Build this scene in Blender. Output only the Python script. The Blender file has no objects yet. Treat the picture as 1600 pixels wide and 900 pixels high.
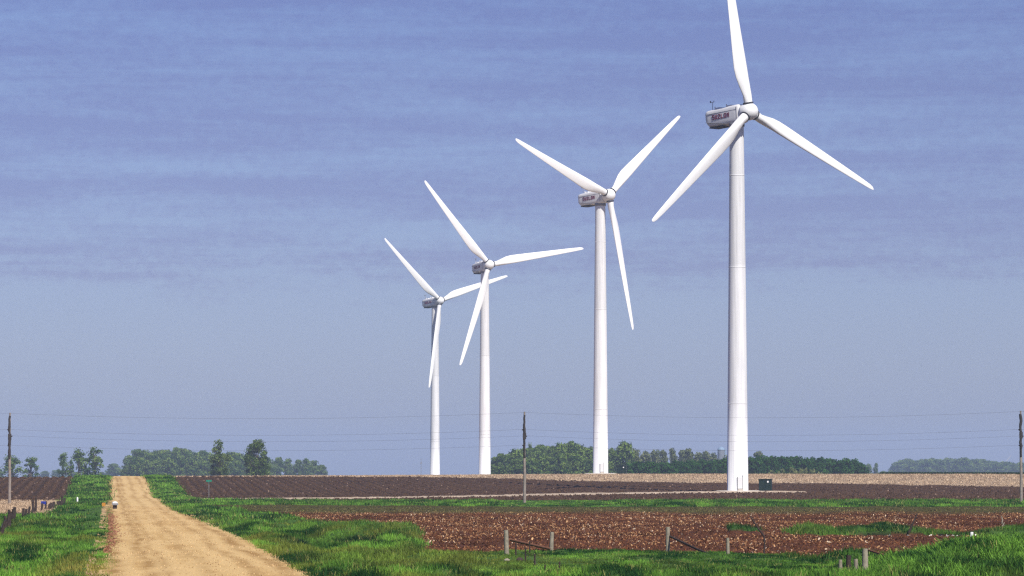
import bpy, math, random
import numpy as np
from mathutils import Matrix, Vector

# ------------------------------------------------------------------ camera, light, exposure
scene = bpy.context.scene
COL = scene.collection

def smooth(a, b, x):
    t = np.clip((x - a) / (b - a), 0, 1); return t * t * (3 - 2 * t)
F_PX, YH, CZ = 6000.0, 735.0, 4.0          # focal length in photo pixels, horizon row, eye height
cam_d = bpy.data.cameras.new('camera')
cam = bpy.data.objects.new('camera', cam_d); COL.objects.link(cam)
cam_d.sensor_width = 36.0
cam_d.lens = F_PX / 1600 * 36
cam_d.clip_start = 1.0
cam_d.clip_end = 40000
cam.location = (0, 0, CZ)
cam.rotation_euler = (math.radians(90) + math.atan((YH - 450) / F_PX), 0, 0)
scene.camera = cam

SUN_AZ, SUN_EL = math.radians(27), math.radians(47)     # to the right of and behind the camera
SUN_DIR = Vector((math.sin(SUN_AZ) * math.cos(SUN_EL), -math.cos(SUN_AZ) * math.cos(SUN_EL), math.sin(SUN_EL)))
sun_d = bpy.data.lights.new('sun', 'SUN'); sun_d.energy = 4.6; sun_d.angle = math.radians(0.53)
sun_d.color = (1.0, 0.95, 0.87)
sun = bpy.data.objects.new('sun', sun_d); COL.objects.link(sun)
sun.rotation_euler = SUN_DIR.to_track_quat('Z', 'Y').to_euler()
sun.location = (60, -60, 120)

world = bpy.data.worlds.new('World'); scene.world = world; world.use_nodes = True
wt = world.node_tree; wt.nodes.clear()
def wn(t): return wt.nodes.new(t)
out = wn('ShaderNodeOutputWorld'); bg = wn('ShaderNodeBackground'); bg.inputs['Strength'].default_value = 0.112
sky = wn('ShaderNodeTexSky'); sky.sky_type = 'NISHITA'; sky.sun_disc = False
sky.sun_elevation = SUN_EL; sky.sun_rotation = math.pi - SUN_AZ
sky.air_density = 1.0; sky.dust_density = 0.6; sky.ozone_density = 2.0
tc = wn('ShaderNodeTexCoord'); mp = wn('ShaderNodeMapping')
mp.inputs['Scale'].default_value = (7.0, 7.0, 105.0)
n1 = wn('ShaderNodeTexNoise'); n1.inputs['Scale'].default_value = 1.0; n1.inputs['Detail'].default_value = 8; n1.inputs['Roughness'].default_value = .66
n1.inputs['Distortion'].default_value = .35
mp2 = wn('ShaderNodeMapping'); mp2.inputs['Scale'].default_value = (300.0, 300.0, 460.0)
n2 = wn('ShaderNodeTexNoise'); n2.inputs['Scale'].default_value = 1.0; n2.inputs['Detail'].default_value = 4; n2.inputs['Roughness'].default_value = .7
L = wt.links.new
L(tc.outputs['Generated'], mp.inputs['Vector']); L(mp.outputs[0], n1.inputs['Vector'])
L(tc.outputs['Generated'], mp2.inputs['Vector']); L(mp2.outputs[0], n2.inputs['Vector'])
sep = wn('ShaderNodeSeparateXYZ'); L(tc.outputs['Generated'], sep.inputs[0])
hgt = wn('ShaderNodeMapRange'); hgt.interpolation_type = 'SMOOTHSTEP'
for k, v in (('From Min', .0455), ('From Max', .0585), ('To Min', .03), ('To Max', 1.0)): hgt.inputs[k].default_value = v
def wmath(op, a, b, clamp=False):
    m = wn('ShaderNodeMath'); m.operation = op; m.use_clamp = clamp
    for i, v in enumerate((a, b)):
        if isinstance(v, (int, float)): m.inputs[i].default_value = v
        else: L(v, m.inputs[i])
    return m.outputs[0]
mix_n = wmath('ADD', wmath('MULTIPLY', n1.outputs['Fac'], .72), wmath('MULTIPLY', n2.outputs['Fac'], .28))
L(wmath('ADD', sep.outputs['Z'], wmath('MULTIPLY', wmath('SUBTRACT', mix_n, .5), .05)), hgt.inputs['Value'])
st = wn('ShaderNodeMapRange')
for k, v in (('From Min', .39), ('From Max', .57)): st.inputs[k].default_value = v
L(mix_n, st.inputs['Value'])
stm = wmath('MULTIPLY', st.outputs[0], hgt.outputs[0])
tint = wn('ShaderNodeMix'); tint.data_type = 'RGBA'; tint.blend_type = 'MULTIPLY'; tint.inputs['Factor'].default_value = 1
tint.inputs['B'].default_value = (0.42, 0.460, 0.735, 1)
L(sky.outputs[0], tint.inputs['A'])
veil = wn('ShaderNodeMix'); veil.data_type = 'RGBA'; veil.blend_type = 'MULTIPLY'
veil.inputs['B'].default_value = (0.84, 0.78, 0.87, 1)      # thin violet-grey cloud bands
L(stm, veil.inputs['Factor']); L(tint.outputs['Result'], veil.inputs['A'])
upd = wn('ShaderNodeMix'); upd.data_type = 'RGBA'; upd.blend_type = 'MULTIPLY'; upd.inputs['B'].default_value = (0.97, 0.90, 0.86, 1)
up = wn('ShaderNodeMapRange')
for k, v in (('From Min', .02), ('From Max', .10)): up.inputs[k].default_value = v
L(sep.outputs['Z'], up.inputs['Value']); L(up.outputs[0], upd.inputs['Factor'])
L(veil.outputs['Result'], upd.inputs['A'])
L(upd.outputs['Result'], bg.inputs['Color']); L(bg.outputs[0], out.inputs['Surface'])

scene.view_settings.view_transform = 'Standard'; scene.view_settings.look = 'None'
scene.view_settings.gamma = 1; scene.view_settings.use_curve_mapping = False
scene.view_settings.exposure = 0.32
scene.render.film_transparent = False
scene.cycles.max_bounces = 6; scene.cycles.volume_bounces = 1; scene.cycles.transparent_max_bounces = 8
scene.cycles.use_denoising = False
try: scene.cycles.filter_width = 1.3
except Exception: pass

HAZE_DENSITY = 0.00012
HAZE_COLOR = (0.56, 0.70, 1.0, 1)

# ------------------------------------------------------------------ helpers
RNG = np.random.default_rng(11)
random.seed(5)
def smooth(a, b, x):
    t = np.clip((x - a) / (b - a), 0, 1); return t * t * (3 - 2 * t)
def noise2(x, y, seed=0):
    """value noise 0..1 on numpy arrays"""
    x = np.asarray(x, float); y = np.asarray(y, float)
    xi = np.floor(x).astype(np.int64); yi = np.floor(y).astype(np.int64)
    fx = x - xi; fy = y - yi; fx = fx * fx * (3 - 2 * fx); fy = fy * fy * (3 - 2 * fy)
    def h(a, b):
        n = (a * 374761393 + b * 668265263 + seed * 1442695041) & 0x7fffffff
        n = ((n ^ (n >> 13)) * 1274126177) & 0x7fffffff
        n = (n ^ (n >> 16)) & 0xffffff
        return n / float(0xffffff)
    a = h(xi, yi); b = h(xi + 1, yi); c = h(xi, yi + 1); d = h(xi + 1, yi + 1)
    return (a * (1 - fx) + b * fx) * (1 - fy) + (c * (1 - fx) + d * fx) * fy
def fbm(x, y, seed=0, o=3):
    s = 0; w = 0; a = 1
    for i in range(o):
        s = s + a * noise2(x * 2 ** i, y * 2 ** i, seed + i); w += a; a *= .5
    return s / w

def road_l(D): return -15.4 - .105 * (D - 145.5) - .22 * (1 - smooth(170, 250, D))
RW_D = [0, 145, 209, 300, 369, 480, 520, 545, 740, 2000]
RW_W = [8.0, 8.3, 8.5, 7.8, 7.0, 6.9, 8.2, 7.2, 7.5, 7.5]
def road_r(D): return road_l(D) + np.interp(D, RW_D, RW_W)
# right verge: where the grass ends and the turned field starts
VX_D = [150, 178, 200, 218, 235, 253, 265, 276, 343, 387, 420, 450]
VX_X = [-3.0, -4.4, -4.9, -5.2, -6.0, -8.0, -10.5, -12.9, -20.2, -27.5, -33, -38]
def verge_r(D): return np.interp(D, VX_D, VX_X)
GB_X = [-8, -4.5, -1.5, 0, 3.2, 7, 12, 15, 16.8, 18]
GB_D = [178, 178, 184, 189, 193, 189, 184, 180, 173, 168]
def grass_front(X): return np.interp(X, GB_X, GB_D)
PB_X = [-70, -40, -20, 0, 60, 93, 135]
PB_D = [742, 752, 768, 762, 735, 702, 690]
def pale_edge(X): return np.interp(X, PB_X, PB_D)

def smoothmask(v, w): return np.clip(.5 + v / w, 0, 1)
def grass_mask(X, D):
    """1 where green grass grows"""
    jx = (fbm(X / 1.3, D / 6, 3) - .5) * 1.6
    jd = (fbm(X / 2.0, D / 9, 4) - .5) * 14
    m = np.zeros_like(X)
    rl, rr = road_l(D), road_r(D)
    # left verge near the camera
    m = np.maximum(m, smoothmask(rl + .25 - X + jx * .35, .5) * (X > rl - 5.9 + jx) * (D < 512))
    m = np.maximum(m, (X <= rl - 5) * smoothmask(372 + jd - D, 6))
    m = np.maximum(m, (X < rl + .1 + .2 * jx) * (X > rl - 5.6 + .5 * jx) * (D >= 512) * (D < 745))
    # right verge
    m = np.maximum(m, smoothmask(X - rr + .3 + jx * .3, .5) * smoothmask(verge_r(D) + jx - X, .6) * (D < 450))
    m = np.maximum(m, (X > rr - .1 + .2 * jx) * (X < rr + 4.3 + .6 * jx) * (D >= 505) * (D < 790))
    # foreground
    m = np.maximum(m, (X > rr - .2) * smoothmask(grass_front(X) + jd * .35 - D, 2))
    # strip of grass along the pole line
    s0 = np.interp(X, [-40, -15, 0, 60], [446, 436, 424, 420])
    m = np.maximum(m, (X > rr) * smoothmask(D - s0 - jd * .5, 8) * smoothmask(512 - D, 8))
    # island banks inside the turned field
    m = np.maximum(m, bank(X, D) > .30)
    return m
def bank(X, D):
    jx = (noise2(X / 1.1, D / 30, 9) - .5)
    a = smooth(16.8, 18.6, X) * (1 - smooth(23.6, 26.3, X)) * (.75 + .5 * noise2(X / 1.2, 0 * D, 31))
    b = smooth(28.5, 33, X) * 1.0 + smooth(24, 26, X) * (1 - smooth(29, 33, X)) * .42
    c = smooth(13.5, 14.2, X) * (1 - smooth(15.2, 16.4, X)) * .6
    e = np.exp(-((D - 246 - 4 * jx) / 3.2) ** 2)
    return (a + b + c) * e
def moss_mask(X, D):
    jd = (fbm(X / 2.5, D / 25, 14) - .5) * 26
    return (X > verge_r(D)) * smooth(340, 378, D + jd) * (D < 452)
def brown_mask(X, D): return (X > verge_r(D)) * (D > grass_front(X)) * (D < 330)

def ground_z(X, D):
    X = np.asarray(X, float); D = np.asarray(D, float)
    r = np.hypot(X, D)
    z = 2.35 * (1 - smooth(12, 112, r))
    s = np.clip((X + 62) / 85, 0, 1)
    D0 = 522 + 66 * s; D1 = 738 + 152 * s; zr = 2.76 + .26 * s - .2 * np.clip((-78 - X) / 20, 0, 1)
    z = z + zr * smooth(D0, D1, D)
    z = z - (zr + .55) * smooth(D1 + 12, D1 + 262, D)
    z = z - np.clip(D - 1140, 0, None) * .0013
    z = z - 55 * smooth(4400, 5400, D)
    crest = smooth(600, 700, D) * (1 - smooth(950, 1100, D))
    z = z + crest * (fbm(X / 14, D / 60, 21) - .5) * .22
    inb = (D < 900) & (D > 60)
    if np.any(inb):
        road = smoothmask(X - road_l(D) + .2, .8) * smoothmask(road_r(D) + .2 - X, .8)
        g = grass_mask(X, D) * (1 - road) * (D < 560)
        near = 1 - smooth(380, 440, D)
        quiet = 1 - .75 * smooth(-3, -1, X) * (1 - smooth(12.5, 14.3, X)) * smooth(140, 147, D) * (1 - smooth(196, 204, D))
        rough = (fbm(X / 1.7, D / 6, 40) - .5) * .95 * near * quiet + (fbm(X / .5, D / 1.4, 44) - .5) * .16
        tuss = (fbm(X / 4, D / 14, 47) - .5) * .6 * near * quiet
        z = z + g * (rough + tuss)
        # soil roughness of the turned field
        b = (1 - g) * (1 - road) * (D < 520)
        z = z + b * (fbm(X / .6, D / 1.5, 50) - .5) * .16 + b * (fbm(X / 5, D / 16, 52) - .5) * .2
        z = z + (1 - g) * (1 - road) * (D > 516) * (D < 790) * .08 * np.sin((X + .105 * D + 0.35 * fbm(X / 12, D / 50, 63)) * 2 * np.pi / 1.5)
        # right-hand bank in the foreground
        bk = smooth(14.3, 18.6, X) * smooth(122, 150, D) * (1 - smooth(152, 170, D))
        z = z + bk * (1.0 + .55 * (fbm(X / 2.2, D / 8, 61) - .5))
        # hollow in the right verge, with a raised rim behind it
        hx = X + .0 * D
        rim = np.exp(-((D - 230 + (X + 8.3) * 3) / 8) ** 2) * smooth(-13.2, -10.8, hx) * (1 - smooth(-6.2, -4.6, hx))
        hol = np.exp(-((D - 212) / 7) ** 2) * smooth(-13.0, -11.0, hx) * (1 - smooth(-8.4, -6.6, hx))
        z = z + rim * .62 - hol * .75
        # shallow ditch between verge and field
        z = z + bank(X, D) * .42 - np.exp(-((D - 240) / 5) ** 2) * smooth(15, 19, X) * .25
        # left verge falls away from the road
        z = z - smooth(.3, 3.2, road_l(D) - X) * .25 * (D < 500) * (D > 110)
        z = z - road * .0
    return z
def zg(x, y): return float(ground_z(np.array([float(x)]), np.array([float(y)]))[0])
def P(px, py, D):
    """world point that photo pixel (px,py) shows at depth D"""
    return ((px - 800) / F_PX * D, D, CZ + (YH - py) / F_PX * D)

def mesh_np(name, V, faces, n, mat, colors=None, smooth_sh=False, parent=None):
    """faces: int array (m, n)"""
    me = bpy.data.meshes.new(name)
    V = np.asarray(V, np.float32); faces = np.asarray(faces, np.int32)
    me.vertices.add(len(V)); me.vertices.foreach_set('co', V.ravel())
    me.loops.add(faces.size); me.loops.foreach_set('vertex_index', faces.ravel())
    me.polygons.add(len(faces))
    me.polygons.foreach_set('loop_start', np.arange(0, faces.size, n, dtype=np.int32))
    if smooth_sh: me.polygons.foreach_set('use_smooth', np.ones(len(faces), bool))
    me.update(calc_edges=True)
    if colors is not None:
        a = me.color_attributes.new('own_color', 'FLOAT_COLOR', 'POINT')
        c = np.ones((len(V), 4), np.float32); c[:, :3] = colors
        a.data.foreach_set('color', c.ravel())
    me.materials.append(mat)
    o = bpy.data.objects.new(name, me); COL.objects.link(o)
    if parent: o.parent = parent
    return o

class MB:
    """small mesh collector"""
    def __init__(s): s.v = []; s.f = []; s.sm = []
    def add(s, vs, fs, sm=False):
        k = len(s.v); s.v += [tuple(v) for v in vs]; s.f += [tuple(i + k for i in f) for f in fs]; s.sm += [sm] * len(fs)
    def box(s, x0, x1, y0, y1, z0, z1, M=None, bev=0):
        if bev:
            b = bev
            ring = lambda z, i: [(x0 + i, y0 + b, z), (x0 + b, y0 + i, z), (x1 - b, y0 + i, z), (x1 - i, y0 + b, z), (x1 - i, y1 - b, z), (x1 - b, y1 - i, z), (x0 + b, y1 - i, z), (x0 + i, y1 - b, z)]
            r = [ring(z0, b * .6), ring(z0 + b, 0), ring(z1 - b, 0), ring(z1, b * .6)]
            v = sum(r, []); f = []
            for k in range(3):
                for j in range(8): f.append((k * 8 + j, k * 8 + (j + 1) % 8, k * 8 + 8 + (j + 1) % 8, k * 8 + 8 + j))
            f.append(tuple(range(7, -1, -1))); f.append(tuple(range(24, 32)))
        else:
            v = [(x, y, z) for z in (z0, z1) for x, y in ((x0, y0), (x1, y0), (x1, y1), (x0, y1))]
            f = [(3, 2, 1, 0), (4, 5, 6, 7), (0, 1, 5, 4), (1, 2, 6, 5), (2, 3, 7, 6), (3, 0, 4, 7)]
        if M is not None: v = [M @ Vector(p) for p in v]
        s.add(v, f)
    def loft(s, rings, sm=True, cap=True):
        n = len(rings[0]); v = [p for r in rings for p in r]; f = []
        for k in range(len(rings) - 1):
            for j in range(n): f.append((k * n + j, k * n + (j + 1) % n, (k + 1) * n + (j + 1) % n, (k + 1) * n + j))
        s.add(v, f, sm)
        if cap:
            s.add(rings[0], [tuple(range(n - 1, -1, -1))]); s.add(rings[-1], [tuple(range(n))])
    def tube(s, pts, rad, n=8, sm=True):
        pts = [Vector(p) for p in pts]
        if isinstance(rad, (int, float)): rad = [rad] * len(pts)
        rings = []
        for i, p in enumerate(pts):
            d = (pts[min(i + 1, len(pts) - 1)] - pts[max(i - 1, 0)]).normalized()
            a = d.cross(Vector((0, 1, 0)) if abs(d.y) < .9 else Vector((1, 0, 0))).normalized(); b = d.cross(a)
            rings.append([p + (a * math.cos(t) + b * math.sin(t)) * rad[i] for t in [2 * math.pi * j / n for j in range(n)]])
        s.loft(rings, sm)
    def lathe(s, prof, n=24, axis='z', sm=True, cx=0, cy=0):
        rings = []
        for h, r in prof:
            ring = []
            for j in range(n):
                t = 2 * math.pi * j / n
                ring.append((cx + r * math.cos(t), cy + r * math.sin(t), h) if axis == 'z' else (h, r * math.cos(t), r * math.sin(t)))
            rings.append(ring)
        s.loft(rings, sm)
    def mesh(s, name, mat):
        me = bpy.data.meshes.new(name); me.from_pydata(s.v, [], s.f); me.update()
        me.polygons.foreach_set('use_smooth', s.sm); me.materials.append(mat); return me
    def build(s, name, mat, parent=None):
        o = bpy.data.objects.new(name, s.mesh(name, mat)); COL.objects.link(o)
        if parent: o.parent = parent
        return o
def tag(o, label=None, cat=None, group=None, kind=None):
    if label: o['label'] = label
    if cat: o['category'] = cat
    if group: o['group'] = group
    if kind: o['kind'] = kind
    return o
def empty(name, loc=(0, 0, 0), rz=0):
    o = bpy.data.objects.new(name, None); COL.objects.link(o); o.location = loc; o.rotation_euler = (0, 0, rz)
    o.empty_display_size = .5; return o

# ------------------------------------------------------------------ materials
def mat(name, col=None, rough=.9, spec=.2, noise=None, bump=None, attr=False, translucent=0, metallic=0):
    """noise: (scale, amount); bump: (scale, strength, distance)"""
    m = bpy.data.materials.new(name); m.use_nodes = True; nt = m.node_tree; nd = nt.nodes; lk = nt.links.new
    b = nd['Principled BSDF']; b.inputs['Roughness'].default_value = rough; b.inputs['Metallic'].default_value = metallic
    b.inputs['Specular IOR Level'].default_value = spec
    geo = nd.new('ShaderNodeTexCoord')
    src = None
    if attr:
        at = nd.new('ShaderNodeAttribute'); at.attribute_name = 'own_color'; src = at.outputs['Color']
    if noise:
        nz = nd.new('ShaderNodeTexNoise'); nz.inputs['Scale'].default_value = noise[0]; nz.inputs['Detail'].default_value = 5; nz.inputs['Roughness'].default_value = .65
        lk(geo.outputs['Object'], nz.inputs['Vector'])
        mr = nd.new('ShaderNodeMapRange'); mr.inputs['From Min'].default_value = .28; mr.inputs['From Max'].default_value = .72
        mr.inputs['To Min'].default_value = 1 - noise[1]; mr.inputs['To Max'].default_value = 1 + noise[1]
        lk(nz.outputs['Fac'], mr.inputs['Value'])
        mx = nd.new('ShaderNodeVectorMath'); mx.operation = 'SCALE'
        if src: lk(src, mx.inputs[0])
        else: mx.inputs[0].default_value = col
        lk(mr.outputs[0], mx.inputs['Scale']); src = mx.outputs[0]
    if src: lk(src, b.inputs['Base Color'])
    else: b.inputs['Base Color'].default_value = (*col, 1)
    if bump:
        nb = nd.new('ShaderNodeTexNoise'); nb.inputs['Scale'].default_value = bump[0]; nb.inputs['Detail'].default_value = 4
        lk(geo.outputs['Object'], nb.inputs['Vector'])
        bp = nd.new('ShaderNodeBump'); bp.inputs['Strength'].default_value = bump[1]; bp.inputs['Distance'].default_value = bump[2]
        lk(nb.outputs['Fac'], bp.inputs['Height']); lk(bp.outputs[0], b.inputs['Normal'])
    if translucent:
        tr = nd.new('ShaderNodeBsdfTranslucent'); ms = nd.new('ShaderNodeMixShader'); ms.inputs[0].default_value = translucent
        if src: lk(src, tr.inputs['Color'])
        else: tr.inputs['Color'].default_value = (*col, 1)
        lk(b.outputs[0], ms.inputs[1]); lk(tr.outputs[0], ms.inputs[2]); lk(ms.outputs[0], nd['Material Output'].inputs['Surface'])
    return m
M_TOWER = mat('painted_steel', (.80, .80, .80), .38, .4, noise=(.35, .035))
_nt = M_TOWER.node_tree; _b = _nt.nodes['Principled BSDF']; _src = _b.inputs['Base Color'].links[0].from_socket
_tc = _nt.nodes.new('ShaderNodeTexCoord'); _mp = _nt.nodes.new('ShaderNodeMapping'); _mp.inputs['Scale'].default_value = (3.2, 3.2, .10)
_nz = _nt.nodes.new('ShaderNodeTexNoise'); _nz.inputs['Scale'].default_value = 1; _nz.inputs['Detail'].default_value = 5
_mr = _nt.nodes.new('ShaderNodeMapRange'); _mr.inputs['From Min'].default_value = .42; _mr.inputs['From Max'].default_value = .75; _mr.inputs['To Min'].default_value = 1.0; _mr.inputs['To Max'].default_value = .80
_sp = _nt.nodes.new('ShaderNodeSeparateXYZ'); _st = _nt.nodes.new('ShaderNodeMapRange'); _st.inputs['From Min'].default_value = 38.2; _st.inputs['From Max'].default_value = 38.6; _st.inputs['To Min'].default_value = 1.0; _st.inputs['To Max'].default_value = .90
_mm = _nt.nodes.new('ShaderNodeMath'); _mm.operation = 'MULTIPLY'; _vs = _nt.nodes.new('ShaderNodeVectorMath'); _vs.operation = 'SCALE'
for _a, _c in ((_tc.outputs['Object'], _mp.inputs[0]), (_mp.outputs[0], _nz.inputs['Vector']), (_nz.outputs['Fac'], _mr.inputs['Value']), (_tc.outputs['Object'], _sp.inputs[0]),
               (_sp.outputs['Z'], _st.inputs['Value']), (_mr.outputs[0], _mm.inputs[0]), (_st.outputs[0], _mm.inputs[1]), (_src, _vs.inputs[0]), (_mm.outputs[0], _vs.inputs['Scale']), (_vs.outputs[0], _b.inputs['Base Color'])):
    _nt.links.new(_a, _c)
M_BLADE = mat('blade_gelcoat', (.84, .84, .83), .32, .45, noise=(.6, .03))
M_NAC = mat('nacelle_shell', (.70, .70, .71), .5, .3, noise=(.9, .06))
M_DARK = mat('dark_rubber', (.045, .045, .05), .8, .2)
M_SEAM = mat('seam_grey', (.22, .22, .24), .7, .2)
M_LETTER = mat('maroon_lettering', (.13, .008, .035), .6, .2)
M_DOOR = mat('door_grey', (.70, .70, .70), .6, .2)
M_CONC = mat('concrete', (.52, .47, .40), .95, .1, noise=(1.5, .15))
M_GREENBOX = mat('dark_green_paint', (.006, .020, .016), .45, .4, noise=(1.2, .2))
M_WHITE = mat('white_paint', (.8, .8, .78), .6, .2)
M_POLE = mat('weathered_pole_wood', (.26, .22, .19), .95, .1, noise=(3, .3), bump=(20, .5, .02))
M_POLED = mat('tarred_steel', (.045, .038, .036), .8, .2, noise=(4, .4))
M_WIRE = mat('aluminium_cable', (.10, .10, .12), .6, .3)
M_POST = mat('grey_post_wood', (.27, .24, .18), .95, .1, noise=(6, .35), bump=(30, .6, .01))
M_POSTD = mat('dark_post_wood', (.055, .04, .035), .95, .1, noise=(6, .4), bump=(30, .6, .01))
M_RUST = mat('rusty_rail', (.16, .07, .04), .9, .2, noise=(5, .3))
M_SILO = mat('silo_concrete', (.20, .22, .25), .9, .1, noise=(.5, .2))
M_DOME = mat('silo_dome_metal', (.22, .31, .42), .6, .3)
M_TRUNK = mat('bark', (.10, .075, .055), .95, .1, noise=(2, .3))
M_LEAF = mat('leaves', rough=.75, spec=.15, attr=True, translucent=.22)
M_GRASS = mat('grass_blades', rough=.7, spec=.15, attr=True, translucent=.25)
M_SOILBITS = mat('soil_clods', rough=1, spec=.05, attr=True)
M_RESIDUE = mat('corn_residue', rough=.8, spec=.12, attr=True)
M_SIGNG = mat('green_sign', (.01, .22, .14), .5, .3)
M_BLUE = mat('blue_plastic', (.015, .03, .25), .5, .3)
M_ORANGE = mat('orange_sign', (.48, .22, .03), .6, .2)
M_GALV = mat('galvanised_steel', (.30, .31, .31), .5, .3, metallic=.3)

# ground shader: zone colours from the sheet's own attribute, broken up by noise; furrows where the field is drilled
def ground_material(name, base_attr=True, col=(.5, .36, .2)):
    m = bpy.data.materials.new(name); m.use_nodes = True; nt = m.node_tree; nd = nt.nodes; lk = nt.links.new
    b = nd['Principled BSDF']; b.inputs['Roughness'].default_value = .95; b.inputs['Specular IOR Level'].default_value = .08
    tcn = nd.new('ShaderNodeTexCoord')
    def math_(op, a, c=0.0, cl=False):
        q = nd.new('ShaderNodeMath'); q.operation = op; q.use_clamp = cl
        for i, v in enumerate((a, c)):
            if isinstance(v, (int, float)): q.inputs[i].default_value = v
            else: lk(v, q.inputs[i])
        return q.outputs[0]
    def nz(scale, det=5, sc=(1, 1, 1)):
        mpp = nd.new('ShaderNodeMapping'); mpp.inputs['Scale'].default_value = sc; lk(tcn.outputs['Object'], mpp.inputs[0])
        q = nd.new('ShaderNodeTexNoise'); q.inputs['Scale'].default_value = scale; q.inputs['Detail'].default_value = det; q.inputs['Roughness'].default_value = .7
        lk(mpp.outputs[0], q.inputs['Vector']); return q.outputs['Fac']
    fine = nz(2.6, 6, (1, .22, 1)); mid = nz(.28, 4, (1, .5, 1)); big = nz(.05, 3)
    var = math_('ADD', math_('ADD', math_('MULTIPLY', fine, 1.5), math_('MULTIPLY', mid, .7)), math_('MULTIPLY', big, .35))
    var = math_('SUBTRACT', var, .30)
    at = nd.new('ShaderNodeAttribute'); at.attribute_name = 'own_color'
    sp = nd.new('ShaderNodeSeparateXYZ'); lk(tcn.outputs['Object'], sp.inputs[0])
    across = math_('ADD', sp.outputs['X'], math_('MULTIPLY', sp.outputs['Y'], .105))
    wob = math_('MULTIPLY', nz(.12, 2), 1.2)
    rows = math_('SINE', math_('MULTIPLY', math_('ADD', across, .17), 2 * math.pi / 1.5))
    rows2 = math_('SINE', math_('MULTIPLY', math_('ADD', across, wob), 2 * math.pi / 3.3))
    rmask = nd.new('ShaderNodeAttribute'); rmask.attribute_name = 'row_mask'
    rr_ = math_('MULTIPLY', math_('ADD', math_('MULTIPLY', rows, .26), math_('MULTIPLY', rows2, .10)), rmask.outputs['Fac'])
    var = math_('ADD', var, rr_)
    vm = nd.new('ShaderNodeVectorMath'); vm.operation = 'SCALE'; lk(at.outputs['Color'], vm.inputs[0]); lk(var, vm.inputs['Scale'])
    lk(vm.outputs[0], b.inputs['Base Color'])
    bp = nd.new('ShaderNodeBump'); bp.inputs['Strength'].default_value = .7; bp.inputs['Distance'].default_value = .12
    hgt_ = math_('ADD', math_('MULTIPLY', fine, 1.0), math_('MULTIPLY', math_('MULTIPLY', rows, rmask.outputs['Fac']), .1))
    lk(hgt_, bp.inputs['Height']); lk(bp.outputs[0], b.inputs['Normal'])
    return m
M_GROUND = ground_material('soil_and_turf')

# ------------------------------------------------------------------ ground sheet (one disc of 12 km, finer where the lens looks)
ya = np.concatenate([np.radians(np.linspace(-180, -14, 60)), np.linspace(-.235, -.155, 30)[:-1], np.linspace(-.155, .155, 1150), np.linspace(.155, .235, 30)[1:], np.radians(np.linspace(14, 180, 60))])[:-1]
def d_rows():
    r = list(np.linspace(4, 120, 40)[:-1])
    d = 120.0
    while d < 930:
        r.append(d); d += max(.45, d * d / 24000 * .35 if d < 520 else 3.2)
    r += list(np.linspace(930, 1500, 40)) + list(np.geomspace(1520, 12000, 60))
    return np.array(r)
RR = d_rows()
A, R = np.meshgrid(ya, RR)
GX = R * np.sin(A); GY = R * np.cos(A)
GZ = ground_z(GX, GY)
nr, nc = R.shape
idx = np.arange(nr * nc).reshape(nr, nc)
q = np.stack([idx[:-1, :], np.roll(idx, -1, 1)[:-1, :], np.roll(idx, -1, 1)[1:, :], idx[1:, :]], -1).reshape(-1, 4)[:, ::-1]
def ground_color(X, D):
    C = np.zeros(X.shape + (3,))
    def put(mask, col):
        mk = np.clip(mask, 0, 1)[..., None]; C[:] = C * (1 - mk) + np.array(col) * mk
    put(np.ones_like(X), (.10, .085, .055))                                   # far land
    put((D > 160) & (D < 420), (.085, .034, .018))                             # turned corn field
    put(moss_mask(X, D), (.062, .050, .022))
    put((D > 408) & (D < 424) & (X > verge_r(D)), (.035, .024, .02))
    jd = (fbm(X / 5, D / 30, 71) - .5)
    put(smoothmask(D - 511 - 6 * jd, 4) * (D < 900), (.068, .038, .021))       # dark tilled field
    pe = pale_edge(X) + jd * 26
    put(smoothmask(D - pe, 8) * (D < 1150) * (X > road_r(D) + 3), (.36, .27, .18))   # pale stubble on the rise
    put((D > 1150) & (D < 20000), (.07, .075, .035))
    put((X > 22) & (D > 233) & (D < 243), (.02, .012, .010))
    put((X < road_l(D) - 5.5) * (D > 368) * (D < 508), (.42, .31, .20))        # pale stubble left of the road
    put((X < road_l(D) - 5.6) * (D > 740) * (D < 1150), (.25, .19, .13))
    g = grass_mask(X, D)
    gg = fbm(X / 3, D / 10, 77)[..., None]
    gc = np.array((.028, .085, .018)) * (1 - gg) + np.array((.075, .13, .025)) * gg
    m = np.clip(g, 0, 1)[..., None]; C[:] = C * (1 - m) + gc * m
    put((D < 140) * (np.abs(X - (road_l(D) + 3.7)) > 3.9), (.05, .10, .02))
    put((X > road_l(D) - .5) & (X < road_r(D) + .5) & (D < 900), (.40, .27, .14))
    return C
GC = ground_color(GX, GY)
rowm = ((GY > 512) & (GY < 900)) * 1.0 * (1 - np.clip(grass_mask(GX, GY), 0, 1)) * (GY < pale_edge(GX))
V = np.stack([GX, GY, GZ], -1).reshape(-1, 3)
ci = len(V)
V = np.vstack([V, [[0, 0, 2.35]]])
ground = mesh_np('ground', V, q, 4, M_GROUND, np.vstack([GC.reshape(-1, 3), [[.4, .27, .14]]]), True)
ra = ground.data.attributes.new('row_mask', 'FLOAT', 'POINT'); ra.data.foreach_set('value', np.append(rowm.ravel(), 0).astype(np.float32))
tag(ground, kind='structure')

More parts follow.
